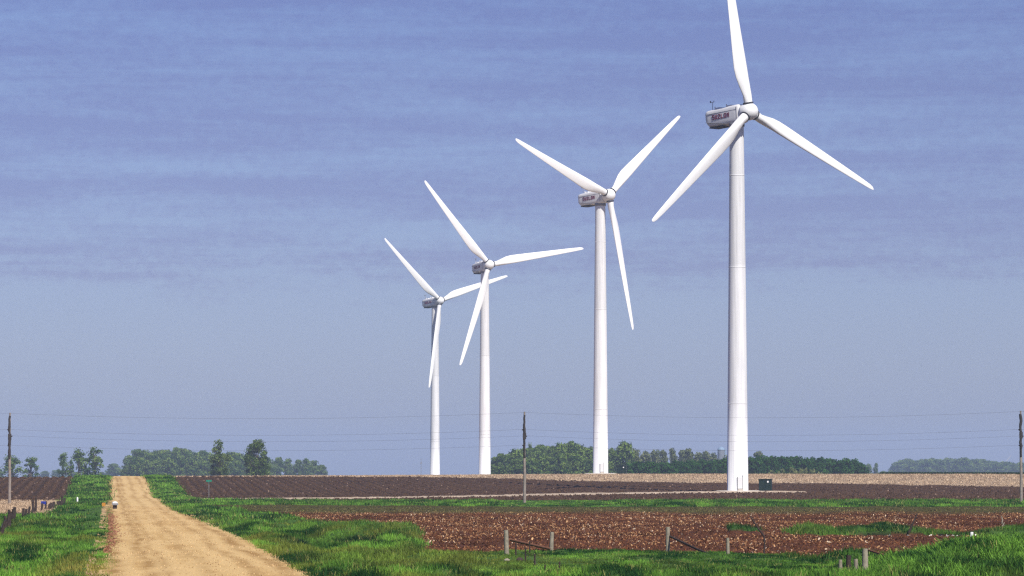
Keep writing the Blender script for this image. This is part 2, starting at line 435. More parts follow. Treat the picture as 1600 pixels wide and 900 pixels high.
# ------------------------------------------------------------------ gravel road
def gravel_material():
    m = bpy.data.materials.new('tan_gravel'); m.use_nodes = True; nt = m.node_tree; nd = nt.nodes; lk = nt.links.new
    b = nd['Principled BSDF']; b.inputs['Roughness'].default_value = .95; b.inputs['Specular IOR Level'].default_value = .1
    tcn = nd.new('ShaderNodeTexCoord')
    def nz(scale, sc, det=4, rg=.7):
        mpp = nd.new('ShaderNodeMapping'); mpp.inputs['Scale'].default_value = sc; lk(tcn.outputs['Object'], mpp.inputs[0])
        q_ = nd.new('ShaderNodeTexNoise'); q_.inputs['Scale'].default_value = scale; q_.inputs['Detail'].default_value = det; q_.inputs['Roughness'].default_value = rg
        lk(mpp.outputs[0], q_.inputs['Vector']); return q_.outputs['Fac']
    mp_ = nd.new('ShaderNodeMapping'); mp_.inputs['Rotation'].default_value = (0, 0, -math.atan(.105)); lk(tcn.outputs['Object'], mp_.inputs[0])
    mp2_ = nd.new('ShaderNodeMapping'); mp2_.inputs['Scale'].default_value = (1.1, .02, 1); lk(mp_.outputs[0], mp2_.inputs[0])
    tr = nd.new('ShaderNodeTexNoise'); tr.inputs['Scale'].default_value = 1; tr.inputs['Detail'].default_value = 3; lk(mp2_.outputs[0], tr.inputs['Vector'])
    patch = nz(.25, (1, .25, 1)); fine = nz(9, (1, .12, 1), 6, .8)
    r1 = nd.new('ShaderNodeMix'); r1.data_type = 'RGBA'; r1.inputs['A'].default_value = (.60, .415, .185, 1); r1.inputs['B'].default_value = (.40, .235, .075, 1)
    mr = nd.new('ShaderNodeMapRange'); mr.inputs['From Min'].default_value = .48; mr.inputs['From Max'].default_value = .72
    ad = nd.new('ShaderNodeMath'); ad.operation = 'ADD'; lk(tr.outputs['Fac'], ad.inputs[0]); lk(patch, ad.inputs[1])
    hf = nd.new('ShaderNodeMath'); hf.operation = 'MULTIPLY'; hf.inputs[1].default_value = .5; lk(ad.outputs[0], hf.inputs[0])
    lk(hf.outputs[0], mr.inputs['Value']); lk(mr.outputs[0], r1.inputs['Factor'])
    spx = nd.new('ShaderNodeSeparateXYZ'); lk(tcn.outputs['Object'], spx.inputs[0])
    def mt(op, a, c):
        q_ = nd.new('ShaderNodeMath'); q_.operation = op
        for i_, v_ in enumerate((a, c)):
            if isinstance(v_, (int, float)): q_.inputs[i_].default_value = v_
            else: lk(v_, q_.inputs[i_])
        return q_.outputs[0]
    acr = mt('ADD', mt('ADD', spx.outputs['X'], mt('MULTIPLY', spx.outputs['Y'], .105)), .12)
    acr = mt('ADD', acr, mt('MULTIPLY', mt('SUBTRACT', nz(.035, (1, 1, 1), 2), .5), 1.6))
    tot = None
    for c_, w_, a_ in ((1.75, .28, .75), (2.35, .22, .5), (3.9, .34, .45), (5.6, .30, .6), (6.9, .4, .8), (.35, .35, .9)):
        g_ = mt('POWER', 2.718, mt('MULTIPLY', mt('POWER', mt('ABSOLUTE', mt('DIVIDE', mt('SUBTRACT', acr, c_), w_), 0), 2), -1))
        g_ = mt('MULTIPLY', g_, a_); tot = g_ if tot is None else mt('ADD', tot, g_)
    wear = nd.new('ShaderNodeMapRange'); wear.inputs['From Min'].default_value = .28; wear.inputs['From Max'].default_value = .55; lk(patch, wear.inputs['Value'])
    trk = mt('MULTIPLY', tot, wear.outputs[0])
    r2 = nd.new('ShaderNodeMix'); r2.data_type = 'RGBA'; r2.inputs['B'].default_value = (.27, .145, .042, 1); r2.clamp_factor = True
    lk(r1.outputs['Result'], r2.inputs['A']); lk(mt('MULTIPLY', trk, .95), r2.inputs['Factor']); r1 = r2
    m2 = nd.new('ShaderNodeMapRange'); m2.inputs['From Min'].default_value = .25; m2.inputs['From Max'].default_value = .75
    m2.inputs['To Min'].default_value = .74; m2.inputs['To Max'].default_value = 1.22; lk(fine, m2.inputs['Value'])
    vm = nd.new('ShaderNodeVectorMath'); vm.operation = 'SCALE'; lk(r1.outputs['Result'], vm.inputs[0]); lk(m2.outputs[0], vm.inputs['Scale'])
    lk(vm.outputs[0], b.inputs['Base Color'])
    bp = nd.new('ShaderNodeBump'); bp.inputs['Strength'].default_value = .6; bp.inputs['Distance'].default_value = .05
    lk(fine, bp.inputs['Height']); lk(bp.outputs[0], b.inputs['Normal'])
    return m
M_GRAVEL = gravel_material()
M_TRACK = mat('pale_track_gravel', (.42, .33, .24), .95, .1, noise=(.5, .5))
rd = np.concatenate([np.linspace(6, 140, 60)[:-1], np.arange(140, 340, .8), np.arange(340, 820, 1.6)])
rc = np.linspace(0, 1, 41)
Dm, Cm = np.meshgrid(rd, rc, indexing='ij')
eL = (fbm(rd / 3.5, rd * 0 + 3, 80) - .5) * .8 + (fbm(rd / 14, rd * 0 + 9, 84) - .5) * .9
eR = (fbm(rd / 3.5, rd * 0 + 5, 81) - .5) * .8 + (fbm(rd / 14, rd * 0 + 2, 85) - .5) * .9
XL = road_l(rd) - .1 + eL; XR = road_r(rd) + .1 + eR
Xm = XL[:, None] * (1 - Cm) + XR[:, None] * Cm
def road_base(D):   # smooth height under the road centre
    xc = road_l(D) + 3.8
    r = np.hypot(xc, D); s = np.clip((xc + 62) / 85, 0, 1)
    D0 = 522 + 66 * s; D1 = 738 + 152 * s; zr = 2.76 + .26 * s
    z = 2.35 * (1 - smooth(12, 112, r)) + zr * smooth(D0, D1, D) - (zr + .55) * smooth(D1 + 12, D1 + 262, D)
    return z
Zm = np.maximum(ground_z(Xm, Dm), road_base(rd)[:, None] - .1) + .04 + .10 * (1 - (2 * Cm - 1) ** 2)
ed = (Cm < .01) | (Cm > .99)
Zm = np.where(ed, Zm - .25, Zm)
Zm += (fbm(Xm / .7, Dm / 3, 88) - .5) * .05
idx = np.arange(Dm.size).reshape(Dm.shape)
fq = np.stack([idx[:-1, :-1], idx[:-1, 1:], idx[1:, 1:], idx[1:, :-1]], -1).reshape(-1, 4)
road = mesh_np('road', np.stack([Xm, Dm, Zm], -1).reshape(-1, 3), fq, 4, M_GRAVEL, None, True)
tag(road, kind='structure')

# access track to the nearest turbine: a low raised bed
tp = [(-44.5, 524), (-34, 533), (-21.8, 546), (-8, 575), (2, 598), (14, 622), (27, 640), (37, 646), (44, 648), (49, 650)]
td = np.linspace(0, len(tp) - 1, 260)
TX = np.interp(td, range(len(tp)), [p[0] for p in tp]); TY = np.interp(td, range(len(tp)), [p[1] for p in tp])
wv = np.array([-3.0, -2.3, 2.3, 3.0]); hv = np.array([-.05, .13, .15, -.05])
nxy = np.stack([-np.gradient(TY), np.gradient(TX)], -1); nxy /= np.linalg.norm(nxy, axis=1)[:, None]
tv = []
for i in range(len(td)):
    k = .8 + .4 * float(noise2(np.array([i / 9.]), np.array([0.]), 5)[0])
    for w_, h_ in zip(wv, hv):
        x = TX[i] + nxy[i, 0] * w_ * k; y = TY[i] + nxy[i, 1] * w_ * k
        tv.append((x, y, h_ * k))
tv = np.array(tv); tv[:, 2] += ground_z(tv[:, 0], tv[:, 1])
idx = np.arange(len(tv)).reshape(-1, 4)
fq = np.stack([idx[:-1, :-1], idx[:-1, 1:], idx[1:, 1:], idx[1:, :-1]], -1).reshape(-1, 4)
tag(mesh_np('access_track', tv, fq, 4, M_TRACK, None, True), kind='structure')

# ------------------------------------------------------------------ scattered ground cover
def sample(n, D0, D1, u0=-.15, u1=.15):
    """area-uniform points in the wedge the lens can see (with a margin)"""
    D = np.sqrt(RNG.random(n) * (D1 ** 2 - D0 ** 2) + D0 ** 2); u = u0 + RNG.random(n) * (u1 - u0)
    return u * D, D
def tufts(X, D, nb, rad, h, w, colf, lean=.35, hm=None):
    """blades as narrow triangles round each point; returns verts, colours"""
    N = len(X); Z = ground_z(X, D)
    col = colf(X, D)
    bx = RNG.normal(0, rad, (N, nb)); by = RNG.normal(0, rad, (N, nb))
    th = RNG.random((N, nb)) * np.pi * 2
    hh = h * (.55 + .75 * RNG.random((N, nb))) * (.7 + .6 * RNG.random((N, 1)))
    if hm is not None: hh = hh * hm[:, None]
    ww = w * (.6 + .8 * RNG.random((N, nb)))
    dx = np.cos(th) * ww / 2; dy = np.sin(th) * ww / 2
    lx = RNG.normal(0, lean, (N, nb)) * hh; ly = RNG.normal(0, lean, (N, nb)) * hh
    cx = X[:, None] + bx; cy = D[:, None] + by; cz = np.repeat(Z[:, None], nb, 1) - .05
    v = np.stack([np.stack([cx - dx, cy - dy, cz], -1), np.stack([cx + dx, cy + dy, cz], -1),
                  np.stack([cx + lx + dx * .2, cy + ly + dy * .2, cz + hh], -1), np.stack([cx + lx - dx * .2, cy + ly - dy * .2, cz + hh], -1)], 2)
    c = np.repeat((col[:, None, :] * (.72 + .56 * RNG.random((N, nb, 1)))).reshape(-1, 3), 4, 0)
    return v.reshape(-1, 3), c
def stuff(name, parts, m, label, cat):
    V = np.vstack([p[0] for p in parts]); C = np.vstack([p[1] for p in parts])
    F = np.arange(len(V)).reshape(-1, 4)
    o = mesh_np(name, V, F, 4, m, C)
    return tag(o, label, cat, kind='stuff')
def mixc(a, b, t): return np.array(a) * (1 - t[:, None]) + np.array(b) * t[:, None]
def grass_col(X, D):
    t = np.clip((fbm(X / 1.6, D / 6, 91) - .5) * 2.2 + .42 + RNG.normal(0, .12, len(X)), 0, 1)
    t = np.clip((fbm(X / 1.1, D / 7, 91) - .5) * 3.4 + .45 + RNG.normal(0, .10, len(X)), 0, 1)
    t = t * (1 - .55 * np.clip((fbm(X / 3.2, D / 22, 93) - .5) * 5, 0, 1))
    c = mixc((.009, .050, .007), (.185, .385, .045), t)
    # yellower dry patches
    y = np.clip((fbm(X / 2.6, D / 9, 95) - .53) * 6, 0, 1) * (1 - smooth(260, 330, D)) * .7
    bl = np.clip(1 - np.hypot((X + 16.6) / 2.6, (D - 153) / 14), 0, 1) ** .5 * .9         # bottom left corner
    bm = np.clip(1 - np.hypot((X + 3.5) / 6, (D - 165) / 20), 0, 1) ** .6 * .7
    right = smooth(-2, 6, X)
    y = np.clip(np.maximum(np.maximum(y * (1 - .75 * right), bl), bm), 0, 1)
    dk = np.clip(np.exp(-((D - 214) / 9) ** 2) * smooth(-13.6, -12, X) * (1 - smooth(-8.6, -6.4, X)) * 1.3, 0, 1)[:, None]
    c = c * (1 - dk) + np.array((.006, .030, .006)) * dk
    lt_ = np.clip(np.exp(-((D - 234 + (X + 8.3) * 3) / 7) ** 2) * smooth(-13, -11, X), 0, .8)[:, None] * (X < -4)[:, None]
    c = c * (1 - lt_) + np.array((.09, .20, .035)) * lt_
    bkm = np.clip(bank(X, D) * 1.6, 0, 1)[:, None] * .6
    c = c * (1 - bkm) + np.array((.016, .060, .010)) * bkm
    st_ = (RNG.random(len(X)) < .05) & (y < .5); c[st_] = (.30, .30, .09)      # dry stems and seed heads
    return c * (1 - y[:, None]) + mixc((.20, .24, .035), (.34, .25, .06), np.clip(RNG.random(len(X)) * bl * 1.6 + .1, 0, 1)) * y[:, None]
def clear_road(X, D, pad=.15): return ~((X > road_l(D) + pad) & (X < road_r(D) - pad))
parts = []
X, D = sample(330000, 128, 262); k = (grass_mask(X, D) > .5) & clear_road(X, D, .3)
X, D = X[k], D[k]; print('near grass', len(X)); 
if len(X) > 42000: X, D = X[:42000], D[:42000]
def gh(X, D):   # shorter where the sward is grazed round the fence and mailbox
    m = .35 + 1.0 * fbm(X / 2.2, D / 9, 33)
    m = m * (1 - .55 * smooth(-2.5, -1, X) * (1 - smooth(12.5, 14, X)) * smooth(140, 146, D))
    m = m * (1 - .7 * (np.hypot((X - (road_l(D) - .2)) / 2.2, (D - 380) / 50) < 1))
    m = m * (1 - .5 * (1 - smooth(.3, 1.6, road_l(D) - X)) * (X < road_l(D) + 2))
    return m
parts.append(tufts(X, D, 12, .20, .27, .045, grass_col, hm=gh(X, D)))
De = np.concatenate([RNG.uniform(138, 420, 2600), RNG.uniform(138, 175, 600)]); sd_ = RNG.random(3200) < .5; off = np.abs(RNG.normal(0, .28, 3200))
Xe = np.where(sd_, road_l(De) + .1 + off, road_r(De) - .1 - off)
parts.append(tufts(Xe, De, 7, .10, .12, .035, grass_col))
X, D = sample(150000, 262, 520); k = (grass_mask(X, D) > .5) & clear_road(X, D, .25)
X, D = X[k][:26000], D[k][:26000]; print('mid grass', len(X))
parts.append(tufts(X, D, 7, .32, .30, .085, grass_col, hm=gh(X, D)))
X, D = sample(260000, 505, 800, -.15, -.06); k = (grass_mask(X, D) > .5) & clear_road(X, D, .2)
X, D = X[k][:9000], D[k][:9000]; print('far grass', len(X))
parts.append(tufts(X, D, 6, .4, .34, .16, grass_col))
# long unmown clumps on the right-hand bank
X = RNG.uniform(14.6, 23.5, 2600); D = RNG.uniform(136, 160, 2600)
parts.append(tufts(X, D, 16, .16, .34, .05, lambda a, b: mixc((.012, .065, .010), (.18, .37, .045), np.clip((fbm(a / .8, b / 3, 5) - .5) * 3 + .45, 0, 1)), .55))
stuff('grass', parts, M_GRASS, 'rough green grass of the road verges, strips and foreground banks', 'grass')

def flakes(X, D, size, colf, lift=.04, zs=None):
    """small bent husks and stalk bits lying at random angles"""
    N = len(X); Z = ground_z(X, D) if zs is None else zs
    n = RNG.normal(size=(N, 3)); n /= np.linalg.norm(n, axis=1)[:, None]
    a = np.cross(n, RNG.normal(size=(N, 3))); a /= np.linalg.norm(a, axis=1)[:, None]
    b = np.cross(n, a)
    s = size * (.40 + .5 * RNG.random(N) + .9 * RNG.random(N) ** 5)[:, None]; t = s * (.25 + .35 * RNG.random(N)[:, None])
    c = np.stack([X, D, Z + lift + .5 * s[:, 0] * np.abs(a[:, 2])], -1)
    v = np.stack([c - a * s / 2 - b * t / 2, c + a * s / 2 - b * t / 2, c + a * s / 2 + b * t / 2, c - a * s / 2 + b * t / 2], 1)
    return v.reshape(-1, 3), np.repeat(colf(X, D), 4, 0)
def clods(X, D, size, colf, zs=None):
    """lumps: four-sided skewed pyramids, two quads each way"""
    N = len(X); Z = ground_z(X, D) if zs is None else zs
    s = size * (.45 + .9 * RNG.random(N)); th = RNG.random(N) * 6.28
    pts = []
    for k in range(4):
        a = th + k * np.pi / 2 + RNG.normal(0, .25, N); rr = s * (.5 + .3 * RNG.random(N))
        pts.append(np.stack([X + np.cos(a) * rr, D + np.sin(a) * rr, Z - .03], -1))
    tops = []
    for k in range(4):
        a = th + k * np.pi / 2 + RNG.normal(0, .3, N); rr = s * .28
        tops.append(np.stack([X + np.cos(a) * rr, D + np.sin(a) * rr, Z + s * (.35 + .35 * RNG.random(N))], -1))
    qs = []
    for k in range(4):
        j = (k + 1) % 4; qs.append(np.stack([pts[k], pts[j], tops[j], tops[k]], 1))
    qs.append(np.stack(tops, 1))
    v = np.stack(qs, 1).reshape(-1, 3)
    return v, np.repeat(colf(X, D), 20, 0)
# turned corn field: dark red-brown clods and pale husks
def soil_col(X, D):
    t = RNG.random(len(X)); m = moss_mask(X, D)[:, None]
    c = mixc((.030, .012, .007), (.155, .062, .028), t); c = c * (.6 + .9 * np.clip((fbm(X / 7 + D / 60, D / 7, 58) - .3) * 2, 0, 1))[:, None]
    return c * (1 - m) + mixc((.05, .04, .02), (.085, .085, .025), RNG.random(len(X))) * m
def husk_col(X, D):
    t = RNG.random(len(X)); c = mixc((.19, .075, .030), (.55, .33, .16), t ** 1.6)
    w = RNG.random(len(X)) < .07; c[w] = (.70, .55, .38)
    m = (moss_mask(X, D) * .9)[:, None]
    return c * (1 - m) + mixc((.09, .07, .03), (.13, .15, .04), t) * m
X, D = sample(520000, 165, 458, -.085, .15); k = (grass_mask(X, D) < .4) & (X > verge_r(D) - .3) & (D > grass_front(X) - 3)
X, D = X[k], D[k]; n_ = min(len(X), 180000); X, D = X[:n_], D[:n_]
h = n_ // 2
hx_, hd_ = X[h:], D[h:]
dens = np.where(hd_ > 405, .12, .75) * (.25 + .9 * np.clip((fbm(hx_ / 6, hd_ / 12, 99) - .40) * 5, 0, 1)); kk = RNG.random(len(hx_)) < dens
stuff('soil_clods', [clods(X[:h], D[:h], .10, soil_col)], M_SOILBITS, 'dark red-brown clods of the turned corn field', 'soil')
stuff('corn_residue', [flakes(hx_[kk], hd_[kk], .105, husk_col)], M_RESIDUE, 'tan corn husks and stalk bits littering the red-brown field', 'crop residue')
# dark tilled field beyond the pole line
X, D = sample(90000, 512, 800); k = (grass_mask(X, D) < .4) & (D < pale_edge(X)) & ((X < road_l(D) - 5) | (X > road_r(D) + 4))
X, D = X[k], D[k]; k = RNG.random(len(X)) < .05 + .6 * np.clip(np.sin((X + .105 * D + 0.35 * fbm(X / 12, D / 50, 63)) * 2 * np.pi / 1.5), 0, 1); X, D = X[k][:30000], D[k][:30000]
def dark_col(X, D):
    t = RNG.random(len(X)); c = mixc((.028, .015, .009), (.105, .060, .034), t); w = RNG.random(len(X)) < .03; c[w] = (.22, .15, .11); return c
stuff('field_clods', [clods(X, D, .22, dark_col)], M_SOILBITS, 'dark clods of the tilled field beyond the green strip', 'soil')
# pale stubble
X, D = sample(120000, 368, 505, -.15, -.10); k = (X < road_l(D) - 5.9); X1, D1 = X[k][:7000], D[k][:7000]
X, D = sample(260000, 688, 915, -.15, .16); k = (X > road_r(D) + 3) & (D > pale_edge(X) + (fbm(X / 5, D / 30, 71) - .5) * 26); X2, D2 = X[k][:42000], D[k][:42000]
stc = lambda a, b: mixc((.12, .07, .04), (.66, .50, .33), RNG.random(len(a)) ** .8)
stuff('stubble', [tufts(X1, D1, 5, .2, .20, .07, stc, .5), tufts(X2, D2, 4, .3, .20, .13, stc, .5)], M_RESIDUE, 'pale corn stubble on the rise and left of the road', 'stubble')
# loose gravel on the road, with reddish lumps along its left edge
X, D = sample(260000, 138, 420, -.15, -.03); k = (X > road_l(D) + .1) & (X < road_r(D) - .1); X, D = X[k][:6500], D[k][:6500]
zr_ = np.maximum(ground_z(X, D), road_base(D) - .1) + .04 + .10 * (1 - (2 * (X - road_l(D)) / (road_r(D) - road_l(D)) - 1) ** 2)
gcol = lambda a, b: mixc((.24, .14, .06), (.66, .47, .24), RNG.random(len(a)))
X3 = []; D3 = RNG.uniform(185, 350, 900) ; X3 = road_l(D3) + .15 + np.abs(RNG.normal(0, .38, 900))
zr3 = np.maximum(ground_z(X3, D3), road_base(D3) - .1) + .04
X4 = RNG.uniform(22.5, 37, 260); D4 = RNG.uniform(234, 241, 260)
stuff('ditch_stones', [flakes(X4, D4, .16, lambda a, b: mixc((.45, .40, .36), (.85, .80, .72), RNG.random(len(a))), .05)], M_RESIDUE, 'pale stones and flecks along the dark ditch in the brown field', 'stones')
stuff('road_gravel', [clods(X, D, .05, gcol, zr_), clods(X3, D3, .12, lambda a, b: mixc((.13, .045, .03), (.33, .16, .09), RNG.random(len(a))), zr3)], M_SOILBITS, 'loose stones and reddish lumps on the gravel road', 'gravel')

# ------------------------------------------------------------------ wind turbines
TILT = math.radians(4)
def superring(x, w, zt, zb, n=28, e=5.0):
    zc = (zt + zb) / 2; hz = (zt - zb) / 2; r = []
    for j in range(n):
        t = 2 * math.pi * (j + .5) / n; c, s = math.cos(t), math.sin(t)
        r.append((x, math.copysign(abs(c) ** (2 / e), c) * w, zc + math.copysign(abs(s) ** (2 / e), s) * hz))
    return r
def nacelle_mesh():
    m = MB()
    secs = [(-6.35, .95, .95, -.35), (-6.25, 1.15, 1.12, -.75), (-5.95, 1.28, 1.24, -1.25), (-5.5, 1.33, 1.30, -1.66), (-2.5, 1.38, 1.38, -1.74), (.6, 1.40, 1.46, -1.78), (1.35, 1.36, 1.44, -1.62), (1.65, 1.24, 1.32, -1.40), (1.75, 1.0, 1.1, -1.15)]
    m.loft([superring(*s) for s in secs]); return m.mesh('nacelle', M_NAC)
GLY = {'S': [(0, 5, 4, 6), (0, 3, 1, 5), (0, 2.6, 4, 3.6), (3, 1, 4, 2.6), (0, 0, 4, 1)],
       'U': [(0, 0, 1, 6), (3, 0, 4, 6), (1, 0, 3, 1)],
       'Z': [(0, 5, 4, 6), (0, 0, 4, 1), (2.7, 3.4, 3.9, 5), (1.4, 2.2, 3, 3.6), (.1, 1, 1.6, 2.5)],
       'L': [(0, 1, 1, 6), (0, 0, 4, 1)],
       'O': [(0, 0, 1, 6), (3, 0, 4, 6), (1, 0, 3, 1), (1, 5, 3, 6)],
       'N': [(0, 0, 1, 6), (3, 0, 4, 6), (1, 3.6, 2, 5.2), (2, 1.8, 3, 3.6)]}
def lettering_mesh():
    """the maker's word on the flank that faces the road, read from rotor-right"""
    m = MB(); s = .132; sx_ = .122; x = -4.45
    for ch in 'SUZLON':
        for a, b, c, d in GLY[ch]:
            m.box(x + a * sx_, x + c * sx_, -1.44, -1.36, -.52 + b * s, -.52 + d * s)
        x += 4 * sx_ + .21
    return m.mesh('lettering', M_LETTER)
def seam_mesh():
    m = MB()
    m.box(-6.1, 1.2, -1.415, -1.33, .52, .57)
    for i in range(14):                                # slanting lower seam
        a = i / 14; b = (i + 1) / 14
        xa, xb = -6.1 + 4.6 * a, -6.1 + 4.6 * b; z = -.78 - .75 * (a + b) / 2
        m.box(xa, xb, -1.405, -1.30, z - .03, z + .05)
    m.box(1.18, 1.26, -1.405, -1.3, -1.2, 1.0)
    return m.mesh('panel_seam', M_SEAM)
def spinner_mesh():
    m = MB(); prof = [(1.78, 1.0), (1.8, 1.38), (2.2, 1.46), (2.8, 1.50), (3.3, 1.46), (3.7, 1.30), (4.05, 1.05), (4.32, .75), (4.5, .42), (4.57, .05)]
    m.lathe(prof, 32, 'x'); return m.mesh('spinner', M_BLADE)
def blade_mesh():
    """span along +Z from the rotor axis, leading edge +Y, upwind +X"""
    st = [(1.0, 1.5, 1.0, 0), (1.9, 1.5, 1.0, 2), (2.8, 1.55, .92, 8), (4.2, 1.95, .66, 14), (6.0, 2.45, .42, 13), (7.6, 2.62, .33, 11.5), (10, 2.50, .28, 9), (14, 2.2, .24, 6.5),
          (18, 1.90, .21, 4.5), (22, 1.62, .19, 3), (26, 1.32, .18, 1.5), (29, 1.08, .17, .5), (31, .86, .16, 0), (31.7, .62, .16, 0), (32, .26, .16, 0)]
    n = 20; rings = []
    for z, c, tk, tw in st:
        tw = math.radians(tw + 3); r = []
        for j in range(n):
            t = 2 * math.pi * j / n
            cx = .5 * math.cos(t); rnd = .5 * math.sin(t)
            prof = tk * (.5 * math.sin(t)) * (1.0 if tk > .95 else (.55 + .75 * (cx + .5)) ** 1.0)
            y = (cx + (0 if tk > .95 else -.20 * min(1, (1 - tk) * 1.6))) * c; x = prof * c
            bend = .004 * z * z * .12
            r.append((x * math.cos(tw) + y * math.sin(tw) + bend, y * math.cos(tw) - x * math.sin(tw), z))
        rings.append(r)
    m = MB(); m.loft(rings); return m.mesh('blade', M_BLADE)
def collar_mesh():
    m = MB(); m.lathe([(1.36, .86), (1.36, .90), (1.56, .90), (1.56, .80)], 24); return m.mesh('root_collar', M_DARK)
def yawring_mesh():
    m = MB(); m.lathe([(-.42, 1.22), (-.42, 1.32), (-.06, 1.36), (.12, 1.32)], 28, cx=0); return m.mesh('yaw_ring', M_SEAM)
def louvre_mesh():
    m = MB(); m.box(-5.55, -2.2, -1.15, 1.15, -1.84, -1.66, bev=.04); return m.mesh('louvre', M_DARK)
def mast_mesh():
    m = MB(); m.tube([(-5.3, -.3, 1.2), (-5.3, -.3, 2.75)], .045, 6); m.tube([(-5.75, -.3, 2.7), (-4.85, -.3, 2.7)], .04, 6)
    m.box(-5.8, -5.62, -.36, -.24, 2.7, 2.98); m.tube([(-4.9, -.3, 2.7), (-4.9, -.3, 2.95)], .06, 6); return m.mesh('wind_vane_mast', M_SEAM)
def hatch_mesh(x0, x1, h_):
    m = MB(); m.box(x0, x1, -.85, .2, 1.25, 1.42 + h_, bev=.06)
    m.box(x0 + .1, x0 + .22, -.95, -.8, 1.3, 1.62 + h_); return m.mesh('roof_hatch', M_WHITE)
ME = {k: f() for k, f in dict(nacelle=nacelle_mesh, lettering=lettering_mesh, seam=seam_mesh, spinner=spinner_mesh, blade=blade_mesh, collar=collar_mesh, yaw=yawring_mesh, louvre=louvre_mesh, mast=mast_mesh).items()}
ME['far_blade'] = ME['blade'].copy(); ME['far_blade'].materials[0] = mat('faint_far_blade', (.30, .31, .34), .6, .2)  # distant, hazy faintness put into the colour: a darker grey blade copy
ME['hatch'] = hatch_mesh(-4.3, -3.1, .14); ME['hatch_b'] = hatch_mesh(-1.6, -.5, .2)
def link(name, me, parent, loc=(0, 0, 0), rot=(0, 0, 0)):
    o = bpy.data.objects.new(name, me); COL.objects.link(o); o.parent = parent; o.location = loc; o.rotation_euler = rot; return o
def turbine(X, D, zhub, psi, th, label, door=True, pad=False, simple=False, lift=0):
    zb = zg(X, D) if not lift else lift
    H = zhub - zb
    root = empty('wind_turbine', (X, D, zb), math.radians(psi - 90))
    tag(root, label, 'wind turbine', 'wind turbines standing in a row across the fields')
    rot = math.radians(psi - 90)
    m = MB(); zt = H - 1.75
    m.lathe([(-1.0, 1.86), (0, 1.86), (.25, 1.84), (.26, 1.80), (zt * .25, 1.66), (zt * .6, 1.45), (zt * .99, 1.20), (zt, 1.20)], 48)
    tower = m.build('tower', M_TOWER, root)
    if not simple:
        for fr in (.24, .61, .86):
            r_ = 1.80 + (1.20 - 1.80) * fr
            m = MB(); m.lathe([(zt * fr - .07, r_ - .05), (zt * fr - .07, r_ + .012), (zt * fr + .07, r_ + .012), (zt * fr + .07, r_ - .05)], 48); m.build('flange_ring', M_DOOR, tower)
        # door on the side that faces the road
        da = math.atan2(-1, .16) - rot
        Md = Matrix.Rotation(da, 4, 'Z')
        m = MB(); m.box(1.60, 1.88, -.42, .42, .6, 2.6, Md, bev=.04); dr = m.build('door', M_DOOR, tower)
        m = MB()
        m.box(1.70, 1.895, -.50, -.43, .6, 2.6, Md); m.box(1.70, 1.895, .43, .50, .6, 2.9, Md); m.build('door_frame', M_GALV, dr)
        m = MB(); m.box(1.80, 2.3, -.45, .45, .1, .52, Md, bev=.03); m.box(2.3, 2.7, -.45, .45, 0, .28, Md, bev=.03); m.build('step', M_CONC, tower)
        m = MB(); m.lathe([(-.4, 3.9), (.26, 3.7), (.31, 3.5)], 40); m.build('foundation', M_CONC, root)
    hl = (0, 0, H - math.sin(TILT) * 0.0); rt = (0, -TILT, 0)
    nac = link('nacelle', ME['nacelle'], root, hl, rt)
    if not simple:
        for nm, key in (('lettering', 'lettering'), ('panel_seam', 'seam'), ('louvre', 'louvre'), ('wind_vane_mast', 'mast'), ('roof_hatch', 'hatch'), ('roof_hatch', 'hatch_b')):
            link(nm, ME[key], nac)
        link('yaw_ring', ME['yaw'], tower, (0, 0, H - 1.75))
    hub = link('spinner', ME['spinner'], root, hl, rt)
    Mt = Matrix.Rotation(-TILT, 4, 'Y')
    c = Mt @ Vector((3.0, 0, 0))
    for k in range(3):
        a = math.radians(th + 120 * k - 90)
        R_ = Mt @ Matrix.Rotation(a, 4, 'X')
        b = link('blade', ME['far_blade' if simple else 'blade'], root, Vector(hl) + c, R_.to_euler())
        if not simple: link('root_collar', ME['collar'], b)
    return root
turbine(38.1, 649, 64.38, 42.8, 98.2, 'nearest and tallest wind turbine, beside a dark green transformer box on the pale track')
turbine(20.7, 898.8, 68.15, 43.4, 39.0, 'second tallest wind turbine, its tower rising from the pale stubble left of the tallest')
turbine(-8.1, 1141, 64.75, 26.6, 10.0, 'third white wind turbine, with one blade pointing right and a blade crossing its own tower')
turbine(-27.5, 1372, 64.3, 37.6, 17.6, 'farthest and smallest of the four tall turbines, its right blade reaching behind the next tower')
t5 = turbine(P(1559, 737, 5600)[0], 5600, CZ - 3 / F_PX * 5600, 12, 52, 'faint far-off wind turbine showing two blades above the pale trees at the right', simple=True, lift=-62.0)

# transformer boxes
def transformer(px, D, w, h_, label):
    x = P(px, 0, D)[0]; z = zg(x, D)
    r = empty('transformer_box', (x, D, z), math.radians(-8)); tag(r, label, 'transformer')
    m = MB(); m.box(-w / 2, w / 2, -.8, .8, .12, h_ - .12, bev=.05); m.box(-w / 2 + .04, -.03, -.86, -.78, .25, h_ - .3); m.box(.03, w / 2 - .04, -.86, -.78, .25, h_ - .3); m.build('cabinet', M_GREENBOX, r)
    m = MB(); m.box(-w / 2 - .08, w / 2 + .08, -.92, .9, h_ - .13, h_, bev=.04); m.build('lid', M_GREENBOX, r)
    m = MB(); m.box(-w / 2 - .15, w / 2 + .15, -1, 1, -.3, .13); m.build('plinth', M_CONC, r)
    m = MB(); m.box(w * .16, w * .16 + .26, -.89, -.855, h_ - .62, h_ - .34); m.build('warning_label', M_WHITE, r)
transformer(1195.5, 652, 2.15, 2.15, 'dark green transformer cabinet on the ground right of the nearest turbine')
transformer(971.5, 893, 2.15, 2.1, 'small dark cabinet beside the second nearest turbine, against the dark hedge')

